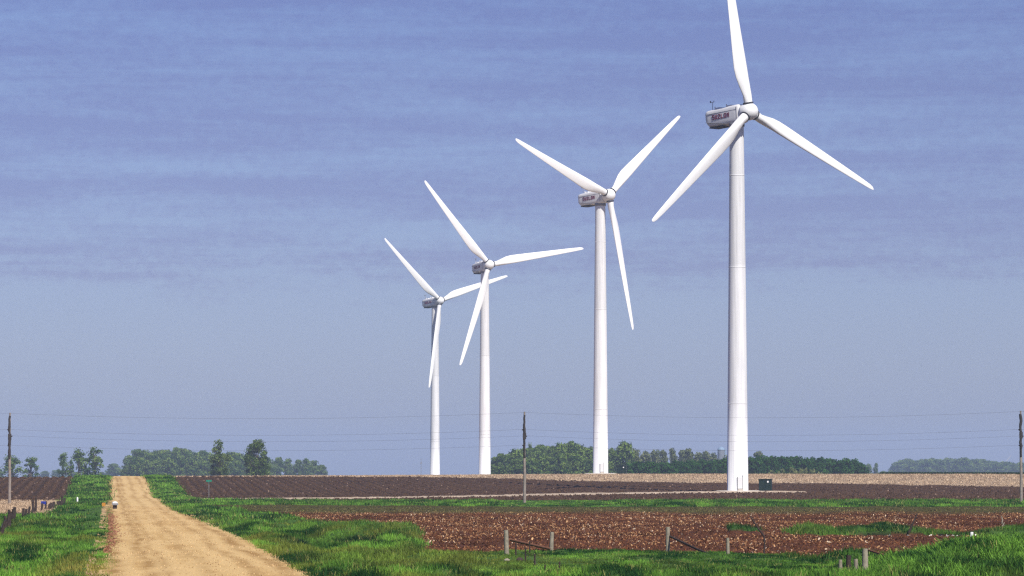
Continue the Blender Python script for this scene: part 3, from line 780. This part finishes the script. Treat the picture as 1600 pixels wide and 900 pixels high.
# ------------------------------------------------------------------ power line
pole_pts = []
def utility_pole(px, D, ytop, label, lean=0):
    x = P(px, 0, D)[0]; z = zg(x, D); zt = P(px, ytop, D)[2]; Hh = zt - z
    r = empty('utility_pole', (x, D, z)); tag(r, label, 'utility pole', 'poles of the power line across the fields')
    r.rotation_euler = (0, math.radians(lean), 0)
    rnd = random.Random(px)
    m = MB(); m.tube([(0, 0, -.5), (.02, 0, Hh * .3), (-.03, 0, Hh * .62), (0, 0, Hh)], [.19, .175, .15, .10], 12); m.build('shaft', M_POLE, r)
    m = MB(); pts = [(rnd.uniform(-.07, .07) - .02, -.12, Hh * t) for t in np.linspace(.50, .965, 13)]
    m.tube(pts, [rnd.uniform(.11, .20) for _ in pts], 7); m.build('cable_riser', M_POLED, r)
    att = []
    for i, (yy) in enumerate((ytop + 1, 671, 681, 695.5)):
        zz = P(px, yy, D)[2] - z; sx = (.0, -.24, .24, -.2)[i]
        m = MB()
        if i == 0: m.lathe([(zz - .25, .05), (zz - .1, .09), (zz, .05)], 10)
        else:
            m.tube([(0, -.05, zz - .22), (sx * .7, -.05, zz - .14), (sx, -.05, zz - .05)], .05, 6); m.lathe([(zz - .12, .06), (zz - .08, .11), (zz - .04, .07), (zz, .10), (zz + .03, .04)], 10, cx=sx, cy=-.05)
        m.build('insulator', M_POLED, r); att.append((x + sx, D - .05 * (i > 0), z + zz))
    m = MB(); m.box(-.21, .21, -.24, -.12, Hh * .70, Hh * .77, bev=.03); m.build('switch_box', M_POLED, r)
    pole_pts.append(att)
utility_pole(16, 481, 645, 'utility pole at the left edge, rising from the strip of pale stubble')
utility_pole(819.5, 476, 643.5, 'utility pole in the middle, in front of the rounded green wood')
utility_pole(1594.5, 473, 642, 'utility pole at the far right edge of the view')
names_w = ['topmost of the four thin wires between the utility poles', 'second of the four thin wires from the top', 'third of the four thin wires from the top, close under the second', 'lowest of the four thin wires between the utility poles']
for i in range(4):
    pts_all = [tuple(np.array(pole_pts[0][i]) - np.array((64.0, -8, 0)))] + [pole_pts[k][i] for k in range(3)] + [tuple(np.array(pole_pts[2][i]) + np.array((64.0, -4, 0)))]
    m = MB(); path = []
    for a, b in zip(pts_all[:-1], pts_all[1:]):
        for t in np.linspace(0, 1, 25)[:-1]:
            p = np.array(a) * (1 - t) + np.array(b) * t; p[2] -= (.72, .74, .74, .70)[i] * 4 * t * (1 - t); path.append(tuple(p))
    path.append(pts_all[-1]); m.tube(path, .010, 5)
    tag(m.build('power_wire', M_WIRE), names_w[i], 'power line', 'wires of the power line')

# ------------------------------------------------------------------ fences, posts, sticks, mailbox, signs
def wood_post(m, x, y, h_, r, lx=0, ly=0, base=-.3):
    z = zg(x, y); m.tube([(x, y, z + base), (x + lx * .5, y + ly * .5, z + h_ * .5), (x + lx, y + ly, z + h_)], [r, r * .96, r * .9], 9)
    return z
def fence_thing(name, label, cat, specs, group=None):
    """specs: list of ('post'|'rail'|..., builder(m), material)"""
    r = empty(name, specs[0][3]); tag(r, label, cat, group)
    for nm, fn, mt, _ in specs:
        m = MB(); fn(m); o = m.build(nm, mt, r); o.location = -Vector(specs[0][3])
    return r
def XY(px, D): return P(px, 0, D)[:2]
def post_by_px(px, ytop, ybase, r=.09, lean=0, mt=None, D=None):
    """post of the given photo rows standing on the ground; its depth is where the ground meets row ybase"""
    if D is None: D = CZ * F_PX / (ybase - YH)
    x, y = XY(px, D); z = zg(x, y); h_ = P(px, ytop, D)[2] - z
    return ('post', (lambda m, x=x, y=y, h_=h_, r=r, l=lean: wood_post(m, x, y, h_, r, l)), mt or M_POST, (x, y, z)), (x, y, z, h_)
def rail_spec(a, b, r, mt, nm='rail', sag=0):
    mid = tuple((np.array(a) + np.array(b)) / 2 - np.array((0, 0, sag)))
    return (nm, (lambda m: m.tube([a, mid, b], r, 7)), mt, a)
# corner brace left: two wooden posts with a low rail
s1, q1 = post_by_px(792, 828, 868, .12, -.04, D=180); s2, q2 = post_by_px(861, 831, 858, .11, .05, D=190)
rl_ = rail_spec(P(795, 842.5, 180), P(858, 857, 189.8), .07, M_RUST)
fence_thing('fence_brace', 'two grey wooden posts joined by a low reddish slanting rail at the field edge', 'fence', [s1, s2, rl_])
# corner brace right: tall post, slanting dark pole, thin post
s1, q1 = post_by_px(1043, 823, 864, .11, 0, D=188); s2, q2 = post_by_px(1137, 840, 876, .085, -.02, D=181, mt=M_POST)
rl_ = rail_spec(P(1046, 837.5, 188), P(1136, 877, 180.5), .06, M_POSTD, 'slanting_pole', .04)
fence_thing('fence_brace', 'tall grey post braced by a long dark slanting pole down to a thin pale post', 'fence', [s1, s2, rl_])
# steel line posts
tp_specs = []
for px, yt, D in ((806, 848, 176), (821, 855, 170), (835.5, 865, 160), (851.5, 882, 152), (874, 877, 151), (827.5, 845, 184)):
    x, y = XY(px, D); z = zg(x, y); h_ = P(px, yt, D)[2] - z
    def fn(m, x=x, y=y, z=z, h_=h_, px=px):
        m.box(x - .035, x + .035, y - .02, y + .02, z - .3, z + h_); m.box(x - .012, x + .012, y - .05, y + .05, z - .3, z + h_ - .01)
    tp_specs.append(('post', fn, M_POSTD, (x, y, z)))
for k_, zt_ in enumerate((.3, .65)):
    pts = []
    for px, yt, D in ((806, 848, 176), (821, 855, 170), (835.5, 865, 160), (851.5, 882, 152)):
        x, y = XY(px, D); pts.append((x, y, P(px, yt, D)[2] - zt_))
    tp_specs.append(('wire', (lambda m, pts=pts: m.tube(pts, .006, 4)), M_WIRE, pts[0]))
fence_thing('wire_fence', 'short line of thin dark steel posts in the grass below the slanting reddish rail', 'fence', tp_specs)
# leaning bent pole and stick
D_ = 186; x, y = XY(1193, D_)
m = MB(); m.tube([(x - .02, y, zg(x, y) - .2), P(1194, 850, D_), P(1193, 836, D_)], .045, 6)
r = empty('bent_pole', (x, y, zg(x, y))); tag(r, 'thin dark pole whose upper end bends left, right of the braced posts', 'pole')
o = m.build('upright', M_POSTD, r); o.location = -Vector(r.location)
m = MB(); m.tube([P(1192.5, 836.5, D_), P(1183, 824, D_), P(1174, 810, D_), P(1172, 806, D_)], [.05, .04, .035, .02], 6); o = m.build('bent_arm', M_POSTD, r); o.location = -Vector(r.location)
m = MB(); D_ = 243; m.tube([P(1419, 832, D_), P(1425, 818, D_), P(1432, 802, D_)], [.07, .06, .04], 6); tag(m.build('stick', M_POSTD), 'dark stick leaning right out of the grassy bank in the brown field', 'stick')
m = MB(); D_ = 240; m.tube([P(1564, 818, D_), P(1565, 812, D_), P(1563.5, 806, D_)], [.05, .05, .03], 6)
m.tube([P(1565, 822, D_), P(1568, 816, D_)], [.05, .03], 6); tag(m.build('stalk', M_POST), 'short pale stalk standing at the right end of the brown field', 'stalk')
m = MB(); D_ = 158; x, y = XY(1517, D_); m.box(x - .06, x + .06, y - .05, y + .05, zg(x, y) - .2, P(1517, 831, D_)[2], bev=.01); tag(m.build('marker_stake', M_WHITE), 'short white stake on top of the grassy bank at lower right', 'stake')
# four posts at the bottom right
specs = []
for px, yt, rr_, mt_, ln in ((1312, 874, .075, M_POST, .0), (1324, 867, .095, M_POSTD, .02), (1337, 873, .085, M_POST, -.03), (1350.5, 857, .115, M_POST, .0)):
    D_ = 138 + (1350 - px) * .06; x, y = XY(px, D_); z = zg(x, y); h_ = P(px, yt, D_)[2] - z
    specs.append(('post', (lambda m, x=x, y=y, h_=h_, r=rr_, l=ln: wood_post(m, x, y, h_, r, l)), mt_, (x, y, z)))
specs.append(rail_spec(P(1350, 886, 138), P(1338, 902, 138), .06, M_POSTD, 'brace'))
rw = []
for dz_ in (.22, .42):
    def band(m, dz=dz_):
        x, y = XY(1350.5, 138); zt = P(0, 857, 138)[2]
        m.lathe([(zt - dz, .10), (zt - dz, .122), (zt - dz - .03, .122), (zt - dz - .03, .10)], 12, cx=x, cy=y)
    specs.append(('wire_band', band, M_POSTD, (0, 0, 0)))
fence_thing('gate_posts', 'cluster of four weathered wooden posts at the bottom edge, lower right', 'fence', specs)
# thin reddish strip slanting behind them
m = MB(); m.tube([P(1352, 858, 172), P(1378, 866, 170), P(1405, 879, 168)], [.05, .05, .04], 6); tag(m.build('slanting_strip', M_RUST), 'reddish strip slanting across the field edge behind the four posts', 'rail')
# stones and timber under the left brace
def rock(name, px, py, D, sx, sz, mt, label):
    c = Vector(P(px, py, D)); c.z = min(c.z, zg(c.x, c.y) + sz * .35); rnd = random.Random(px)
    m = MB(); rings = []
    for k, (h_, rr_) in enumerate(((-1, .5), (-.5, .95), (.1, 1), (.6, .75), (1, .3))):
        rings.append([(c.x + math.cos(t) * sx * rr_ * rnd.uniform(.8, 1.15), c.y + math.sin(t) * sx * .7 * rr_, c.z + h_ * sz * rnd.uniform(.85, 1.1)) for t in [2 * math.pi * j / 9 for j in range(9)]])
    m.loft(rings, False); tag(m.build(name, mt), label, 'rock')
rock('rock', 812, 870, 170, .17, .11, M_POSTD, 'larger dark stone with a pale top edge between the thin steel posts')
rock('rock', 792, 872, 170, .13, .08, M_POST, 'small pale stone at the foot of the left grey post')
# left-hand fence of old dark posts
specs = []
LP = [(3, 826, 246), (5, 820, 250), (7, 815, 256), (9, 810, 262), (11, 806, 268), (13, 803, 275), (15, 799, 282), (17, 796, 288), (20, 793, 300), (22, 795, 306), (24, 792, 312), (37, 794, 325), (41, 795, 338), (46, 791, 352), (50.5, 793, 365), (54, 780, 378), (57, 777, 384), (65.5, 786, 398), (72, 783, 404), (77, 787, 412), (80, 785, 420), (83.5, 787, 428), (86, 786, 436), (90, 784, 444), (93, 783, 450), (96, 774, 456), (98.5, 777, 462), (101, 778, 470)]
for i, (px, yt, D_) in enumerate(LP):
    x, y = XY(px, D_); z = zg(x, y); h_ = max(.7, P(px, yt, D_)[2] - z); rnd = random.Random(i)
    specs.append(('post', (lambda m, x=x, y=y, h_=h_, r=rnd.uniform(.09, .15), l=rnd.uniform(-.12, .2): wood_post(m, x, y, h_, r, l)), M_POSTD, (x, y, z)))
pts = [(XY(px, D_)[0], D_, zg(*XY(px, D_)) + .55) for px, yt, D_ in LP]
specs.append(('wire', (lambda m: m.tube(pts, .012, 4)), M_WIRE, pts[0]))
fence_thing('post_fence', 'old fence of crowded dark leaning posts along the left verge', 'fence', specs)
# blue sign board on two posts in that fence
D_ = 402; x, y = XY(69, D_); z = zg(x, y)
r = empty('field_sign', (x, y, z)); tag(r, 'small blue sign board on two posts among the dark fence posts', 'sign')
zz = P(69, 785.5, D_)[2] - z
m = MB(); m.box(-.26, .26, -.03, .03, zz - .16, zz + .16, bev=.01); m.build('board', M_BLUE, r)
for sx in (-.2, .2):
    m = MB(); m.box(sx - .03, sx + .03, .035, .09, -.2, zz + .1); m.build('post', M_POSTD, r)
# mailbox at the road edge
D_ = 392; x, y = XY(180.5, D_); z = zg(x, y); zt = P(0, 783, D_)[2] - z
r = empty('mailbox', (x, y, z), math.radians(12)); tag(r, 'mailbox with a pale rounded top on a dark post beside the gravel road', 'mailbox')
m = MB(); ring = lambda yy: [(math.cos(t) * .29, yy, zt - .30 + (math.sin(t) * .30 if math.sin(t) > 0 else math.sin(t) * .10)) for t in [2 * math.pi * (j + .5) / 16 for j in range(16)]]
m.loft([ring(-.32), ring(.32)], True); m.build('box', M_WHITE, r)
m = MB(); m.box(-.2, .2, -.14, .14, -.6, zt - .40, bev=.02); m.build('post', M_POSTD, r)
m = MB(); m.box(-.30, .30, -.34, -.325, zt - .39, zt - .20, bev=.004); m.build('door', M_SEAM, r)
# orange marker
D_ = 420; x, y = XY(163, D_); z = zg(x, y); zt = P(0, 785.5, D_)[2] - z
r = empty('marker_sign', (x, y, z)); tag(r, 'small square orange marker sign in the grass left of the mailbox', 'sign')
m = MB(); m.box(-.19, .19, -.02, .02, zt - .38, zt, bev=.006); m.build('plate', M_ORANGE, r)
m = MB(); m.box(-.03, .03, .021, .06, -.2, zt - .1); m.build('post', M_POSTD, r)
# white marker
D_ = 500; x, y = XY(122, D_); z = zg(x, y)
m = MB(); m.lathe([(-.5, .11), (.32, .11), (.40, .09), (.43, .03)], 10, cx=0); o = m.build('marker_post', M_WHITE); o.location = (x, y, z + .12); tag(o, 'short white marker post at the grassy corner of the left verge', 'marker post')
# road name sign
D_ = 521; x, y = XY(327, D_); z = zg(x, y); zt = P(0, 749.5, D_)[2] - z
r = empty('street_sign', (x, y, z)); tag(r, 'green street name sign on a tall thin pole at the corner of the side track', 'sign')
m = MB(); m.tube([(0, 0, -.3), (0, 0, zt - .2)], .035, 8); m.build('pole', M_GALV, r)
m = MB(); m.box(-.38, .38, -.02, .02, zt - .28, zt - .04, bev=.006); m.build('sign_plate', M_SIGNG, r)
m = MB(); m.box(-.02, .02, -.34, .34, zt - .52, zt - .30, bev=.006); m.build('sign_plate', M_SIGNG, r)

# ------------------------------------------------------------------ trees
def crown_np(seed, h_, w, lobes, nleaf, leaf, c0, c1, low=.12, radk=1.0):
    """leaf-sized quads gathered in many uneven clumps; origin at the tree's foot"""
    g = np.random.default_rng(seed)
    # lobe centres fill an uneven envelope
    t = g.random(lobes); zc = (low + (1 - low) * t ** .85 * .93) * h_
    env = np.sin(np.clip((zc / h_ - low * .4) / (1 - low * .4), 0, 1) ** .75 * np.pi) ** .55
    ang = g.random(lobes) * 2 * np.pi; rr = np.sqrt(g.random(lobes)) * w / 2 * env * .85
    cx = np.cos(ang) * rr; cy = np.sin(ang) * rr
    rad = radk * (h_ * .085 + w * .06) * (.6 + .8 * g.random(lobes))
    k = g.integers(0, lobes, nleaf)
    d = g.normal(size=(nleaf, 3)); d /= np.linalg.norm(d, axis=1)[:, None]
    rad_ = rad[k] * (g.random(nleaf) ** .45)
    c = np.stack([cx[k], cy[k], zc[k]], -1) + d * rad_[:, None] * np.array((1.1, 1.1, .85))
    c[:, 2] = np.clip(c[:, 2], .05 * h_, None)
    n = g.normal(size=(nleaf, 3)) + d * 1.2; n /= np.linalg.norm(n, axis=1)[:, None]
    a = np.cross(n, g.normal(size=(nleaf, 3))); a /= np.linalg.norm(a, axis=1)[:, None]; b = np.cross(n, a)
    s = (leaf * (.6 + .8 * g.random(nleaf)))[:, None] / 2
    v = np.stack([c - a * s - b * s * .7, c + a * s - b * s * .7, c + a * s + b * s * .7, c - a * s + b * s * .7], 1).reshape(-1, 3)
    lt = g.random(lobes) ** 1.2; tt = np.clip(lt[k] * .8 + g.random(nleaf) * .3 - .05, 0, 1)
    col = np.array(c0) * (1 - tt[:, None]) + np.array(c1) * tt[:, None]
    me_o = mesh_np('crown', v, np.arange(len(v)).reshape(-1, 4), 4, M_LEAF, np.repeat(col, 4, 0))
    me = me_o.data; bpy.data.objects.remove(me_o)
    lim = [(cx[i], cy[i], zc[i]) for i in range(lobes)]
    return me, lim
def trunk_me(h_, r, lim, nl, seed):
    rnd = random.Random(seed); m = MB()
    m.tube([(0, 0, -1), (rnd.uniform(-.1, .1), 0, h_ * .25), (rnd.uniform(-.3, .3), 0, h_ * .5), (rnd.uniform(-.3, .3), 0, h_ * .8)], [r, r * .8, r * .55, r * .15], 8)
    for p in rnd.sample(lim, min(nl, len(lim))):
        z0 = max(h_ * .12, p[2] * .55); m.tube([(0, 0, z0), (p[0] * .5, p[1] * .5, (z0 + p[2]) / 2 + .2), p], [r * .4, r * .25, r * .08], 5)
    return m.mesh('trunk', M_TRUNK)
GRN = ((.018, .068, .009), (.190, .275, .050))
DKG = ((.006, .045, .006), (.048, .140, .016))
OLV = ((.060, .090, .030), (.240, .265, .100))
PROTO = {}
def proto(key, seed, h_, w, lobes, nleaf, leaf, cols, low=.12, nl=10, radk=1.0):
    c, lim = crown_np(seed, h_, w, lobes, nleaf, leaf, cols[0], cols[1], low, radk)
    PROTO[key] = (c, trunk_me(h_, .028 * h_, lim, nl, seed), h_, w)
for i in range(5): proto('wood%d' % i, 100 + i, 14, 9.5, 60, 4200, .62, GRN, .06)
for i in range(3): proto('olive%d' % i, 140 + i, 13, 8, 46, 2600, .60, OLV, .08)
for i in range(4): proto('open%d' % i, 120 + i, 14, 7.5, 30, 1500, .46, GRN, .16, 26, .84)
proto('tall0', 201, 14.5, 9.0, 54, 3000, .40, ((.020, .055, .008), (.16, .22, .045)), .08, 34, .72)
proto('tall1', 207, 14.5, 12, 100, 6000, .40, ((.018, .055, .006), (.15, .22, .04)), .06, 36, .75)
for i in range(4): proto('hedge%d' % i, 160 + i, 9, 8, 60, 4200, .50, DKG, .02)
for i in range(2): proto('shrub%d' % i, 180 + i, 3, 5.5, 26, 1100, .42, OLV, .0, 4)
used = {}
def tree(px, ytop, D, wpx, key, label, group=None, name='deciduous_tree', cat='tree', dz=0):
    me_c, me_t, h0, w0 = PROTO[key]
    x = P(px, 0, D)[0]; z = zg(x, D) + dz
    H_ = P(px, ytop, D)[2] - z; W_ = wpx / F_PX * D
    r = empty(name, (x, D, z), random.uniform(0, 6.28)); tag(r, label, cat, group)
    s = (W_ / w0, W_ / w0, H_ / h0)
    for nm, me in (('trunk', me_t), ('crown', me_c)):
        o = bpy.data.objects.new(nm, me); COL.objects.link(o); o.parent = r; o.scale = s
    return r
rnd = random.Random(77)
ch = lambda k, n: '%s%d' % (k, rnd.randrange(n))
# left edge
tree(20, 709, 1500, 36, 'open1', 'open-crowned tree just right of the pole at the left edge')
tree(49, 712, 1500, 29, 'open2', 'leaning-topped tree standing second from the left edge pole')
tree(-2, 733, 2200, 24, 'wood2', 'pale bluish bush cut by the left edge of the picture')
# the cluster left of the road crest
tree(99, 706, 1500, 21, 'open3', 'slim tree, leftmost of the open group left of the road crest')
tree(110, 717, 1500, 15, 'open0', 'smallest tree of the open group left of the road crest')
tree(124, 699, 1480, 31, 'open1', 'forked tree in the middle of the open group left of the road crest')
tree(148, 697, 1480, 36, 'open0', 'tallest, rightmost tree of the open group left of the road crest')
tree(136, 733, 1490, 18, 'shrub0', 'low bush under the trees left of the road crest', name='bush', cat='bush')
tree(178, 724, 3000, 24, 'wood1', 'pale lone round tree on the skyline just left of the road crest')
for px, yt, w in ((71, 736, 16), (88, 735, 18), (160, 737, 14), (115, 737, 20)):
    tree(px, yt, 3600, w, ch('wood', 5), 'tiny pale far-off tree on the skyline behind the left trees', 'far trees on the left skyline')
# blue-green wood right of the road
gC = 'trees of the hazy wood right of the road crest'
top = lambda px: np.interp(px, [195, 205, 215, 240, 262, 272, 300, 325, 345, 370, 395, 420], [722, 709, 703, 706, 702, 699, 704, 706, 708, 708, 712, 715])
px = 203
while px < 420:
    tree(px, top(px) + rnd.uniform(-1.5, 3), rnd.uniform(2050, 2300), rnd.uniform(22, 30), ch('wood', 5), 'blue-green tree in the dense hazy wood right of the road crest', gC); px += rnd.uniform(8, 12)
px = 200
while px < 420:
    tree(px, top(px) + 12 + rnd.uniform(-3, 3), rnd.uniform(1960, 2040), rnd.uniform(22, 28), ch('wood', 5), 'blue-green tree in the dense hazy wood right of the road crest', gC); px += rnd.uniform(15, 20)
for px, yt, w in ((436, 714, 20), (451, 717, 20), (466, 719, 18), (478, 717, 20), (491, 720, 18), (503, 726, 18)):
    tree(px, yt, rnd.uniform(2300, 2450), w, ch('wood', 5), 'tree in the low hazy right end of the wood beside the big round tree', 'trees at the low right end of the left wood')
tree(344, 686, 1180, 40, 'tall0', 'tall ragged tree with sky gaps in front of the hazy wood, left of the two')
tree(401, 687, 1180, 46, 'tall1', 'broad round-crowned green tree in front of the hazy wood')
# wood behind the middle pole
gD = 'trees of the rounded green wood behind the middle pole'
top = lambda px: np.interp(px, [770, 785, 800, 828, 850, 875, 892, 915, 938], [716, 711, 705, 699, 697, 693, 691, 697, 702])
px = 776
while px < 944:
    tree(px, top(px) + rnd.uniform(-1.5, 2.5), rnd.uniform(1500, 1620), rnd.uniform(26, 34), ch('wood', 5), 'green tree in the rounded wood behind the middle utility pole', gD); px += rnd.uniform(8, 11)
px = 774
while px < 944:
    tree(px, top(px) + 17 + rnd.uniform(-3, 3), rnd.uniform(1420, 1480), rnd.uniform(24, 32), ch('wood', 5), 'green tree in the rounded wood behind the middle utility pole', gD); px += rnd.uniform(13, 17)
tree(828, 690, 1530, 9, 'open3', 'narrow tree top poking above the rounded wood right of the middle pole')
tree(977, 691, 1500, 34, 'wood3', 'tall tree just right of the second nearest turbine tower')
tree(957, 700, 1520, 24, 'wood1', 'tree close against the right side of the second nearest tower')
tree(993, 703, 1560, 22, 'olive0', 'grey-green tree right of the tall one by the second nearest tower')
gE = 'grey-green trees behind the dark hedge'
for px, yt, w in ((1008, 705, 22), (1024, 703, 21), (1036, 704, 20), (1051, 702, 19), (1065, 704, 21), (1075, 701, 22), (1090, 708, 22), (1103, 706, 24), (1116, 709, 18), (1140, 712, 30)):
    tree(px, yt + rnd.uniform(-.5, 1), rnd.uniform(1700, 1850), w, ch('olive', 3), 'grey-green tree rising behind the dark hedge between the two nearest towers', gE)
tree(1184, 706, 1750, 26, 'olive1', 'grey-green tree top over the hedge right of the nearest tower')
# dark hedge of close-set trees
gH = 'close-set dark green trees of the long hedge'
topH = lambda px: np.interp(px, [985, 1000, 1040, 1090, 1130, 1175, 1200, 1260, 1310, 1330, 1343, 1350], [724, 722, 722, 720, 717, 713, 713, 715, 717, 718, 721, 727])
px = 986
while px < 1346:
    tree(px, topH(px) + rnd.uniform(-1.2, 1.6), rnd.uniform(1240, 1300), rnd.uniform(22, 30), ch('hedge', 4), 'dark green close-set tree of the long hedge behind the nearest turbine', gH, 'hedge_tree'); px += rnd.uniform(8.5, 11.5)
for i, px in enumerate((1206, 1222, 1238, 1254, 1268, 1282)):
    tree(px, (736, 734, 732, 732, 734, 738)[i], 1120, 20, ch('shrub', 2), 'low grey-green shrub in front of the dark hedge right of the nearest turbine', 'low shrubs before the hedge', 'shrub', 'shrub')
# pale far wood on the right
gF = 'pale far trees on the right skyline'
for px, yt, w in ((1357, 725, 12), (1368, 724, 9)): tree(px, yt, 2600, w, ch('wood', 5), 'small pale tree in the gap right of the dark hedge', 'two pale trees in the gap right of the hedge')
for px in (1380, 1390): tree(px, 736, 3300, 18, ch('wood', 5), 'low pale far tree at the left foot of the far right wood', 'low pale trees beside the far right wood')
topF = lambda px: np.interp(px, [1396, 1405, 1430, 1455, 1470, 1500, 1520, 1545, 1570, 1590, 1610], [724, 719, 718, 715, 717, 716, 716, 722, 722, 724, 722])
px = 1400
while px < 1612:
    tree(px, topF(px) + rnd.uniform(-1.5, 2), rnd.uniform(3700, 4200), rnd.uniform(20, 28), ch('wood', 5), 'pale hazy tree of the far wood at the right edge', gF); px += rnd.uniform(7, 10)
# thin dark hedge line on the crest at the right
N = 7000; X = RNG.uniform(86, 140, N); D = RNG.uniform(893, 897, N)
Vh, Ch = tufts(X, D, 5, .3, .42, .22, lambda a, b: mixc((.012, .035, .010), (.04, .07, .02), RNG.random(len(a))))
hed = mesh_np('field_hedge', Vh, np.arange(len(Vh)).reshape(-1, 4), 4, M_LEAF, Ch); tag(hed, 'thin low dark hedge line along the crest at the right', 'hedge', kind='stuff')

# ------------------------------------------------------------------ silo and far mast
D_ = 2600; x = P(1126.5, 0, D_)[0]; z = zg(x, D_); zt = P(0, 698, D_)[2] - z
r = empty('silo', (x, D_, z)); tag(r, 'grey farm silo with a pale blue domed top behind the hedge', 'silo')
m = MB(); m.lathe([(-.5, 2.45), (zt - 2.2, 2.45)], 28); m.build('barrel', M_SILO, r)
m = MB(); m.lathe([(zt - 2.2, 2.6), (zt - 1.7, 2.5), (zt - .8, 1.9), (zt - .2, .9), (zt, .1)], 28); m.build('dome', M_DOME, r)
m = MB(); m.box(2.5, 3.2, -.4, .4, 0, zt - 1.8); m.build('ladder_chute', M_DOME, r)
D_ = 3900; x = P(658, 0, D_)[0]; z = zg(x, D_); zt = P(0, 717, D_)[2] - z
m = MB()
for a in range(3):
    t = a * 2.094; m.tube([(math.cos(t) * .6, math.sin(t) * .6, -1), (math.cos(t) * .3, math.sin(t) * .3, zt)], .10, 5)
for k in range(14):
    zz = zt * k / 14; rr_ = .6 - .3 * k / 14
    for a in range(3):
        t = a * 2.094; t2 = t + 2.094; m.tube([(math.cos(t) * rr_, math.sin(t) * rr_, zz), (math.cos(t2) * rr_ * .97, math.sin(t2) * rr_ * .97, zz + zt / 14)], .05, 4)
m.box(-.9, .9, -.5, .5, zt - 5.2, zt - 3.4)
o = m.build('radio_mast', M_SEAM); o.location = (x, D_, z); tag(o, 'faint thin radio mast on the skyline left of the farthest tall turbine', 'radio mast')

# ------------------------------------------------------------------ haze: even air in one closed box
m = MB(); m.box(-12500, 12500, -12500, 12500, -95, 112)
hz = bpy.data.materials.new('haze_air'); hz.use_nodes = True; nt = hz.node_tree; nt.nodes.clear()
oo = nt.nodes.new('ShaderNodeOutputMaterial'); pv = nt.nodes.new('ShaderNodeVolumePrincipled')
pv.inputs['Density'].default_value = HAZE_DENSITY; pv.inputs['Color'].default_value = HAZE_COLOR; pv.inputs['Anisotropy'].default_value = 0.0
nt.links.new(pv.outputs[0], oo.inputs['Volume'])
tag(m.build('haze', hz), kind='stuff')
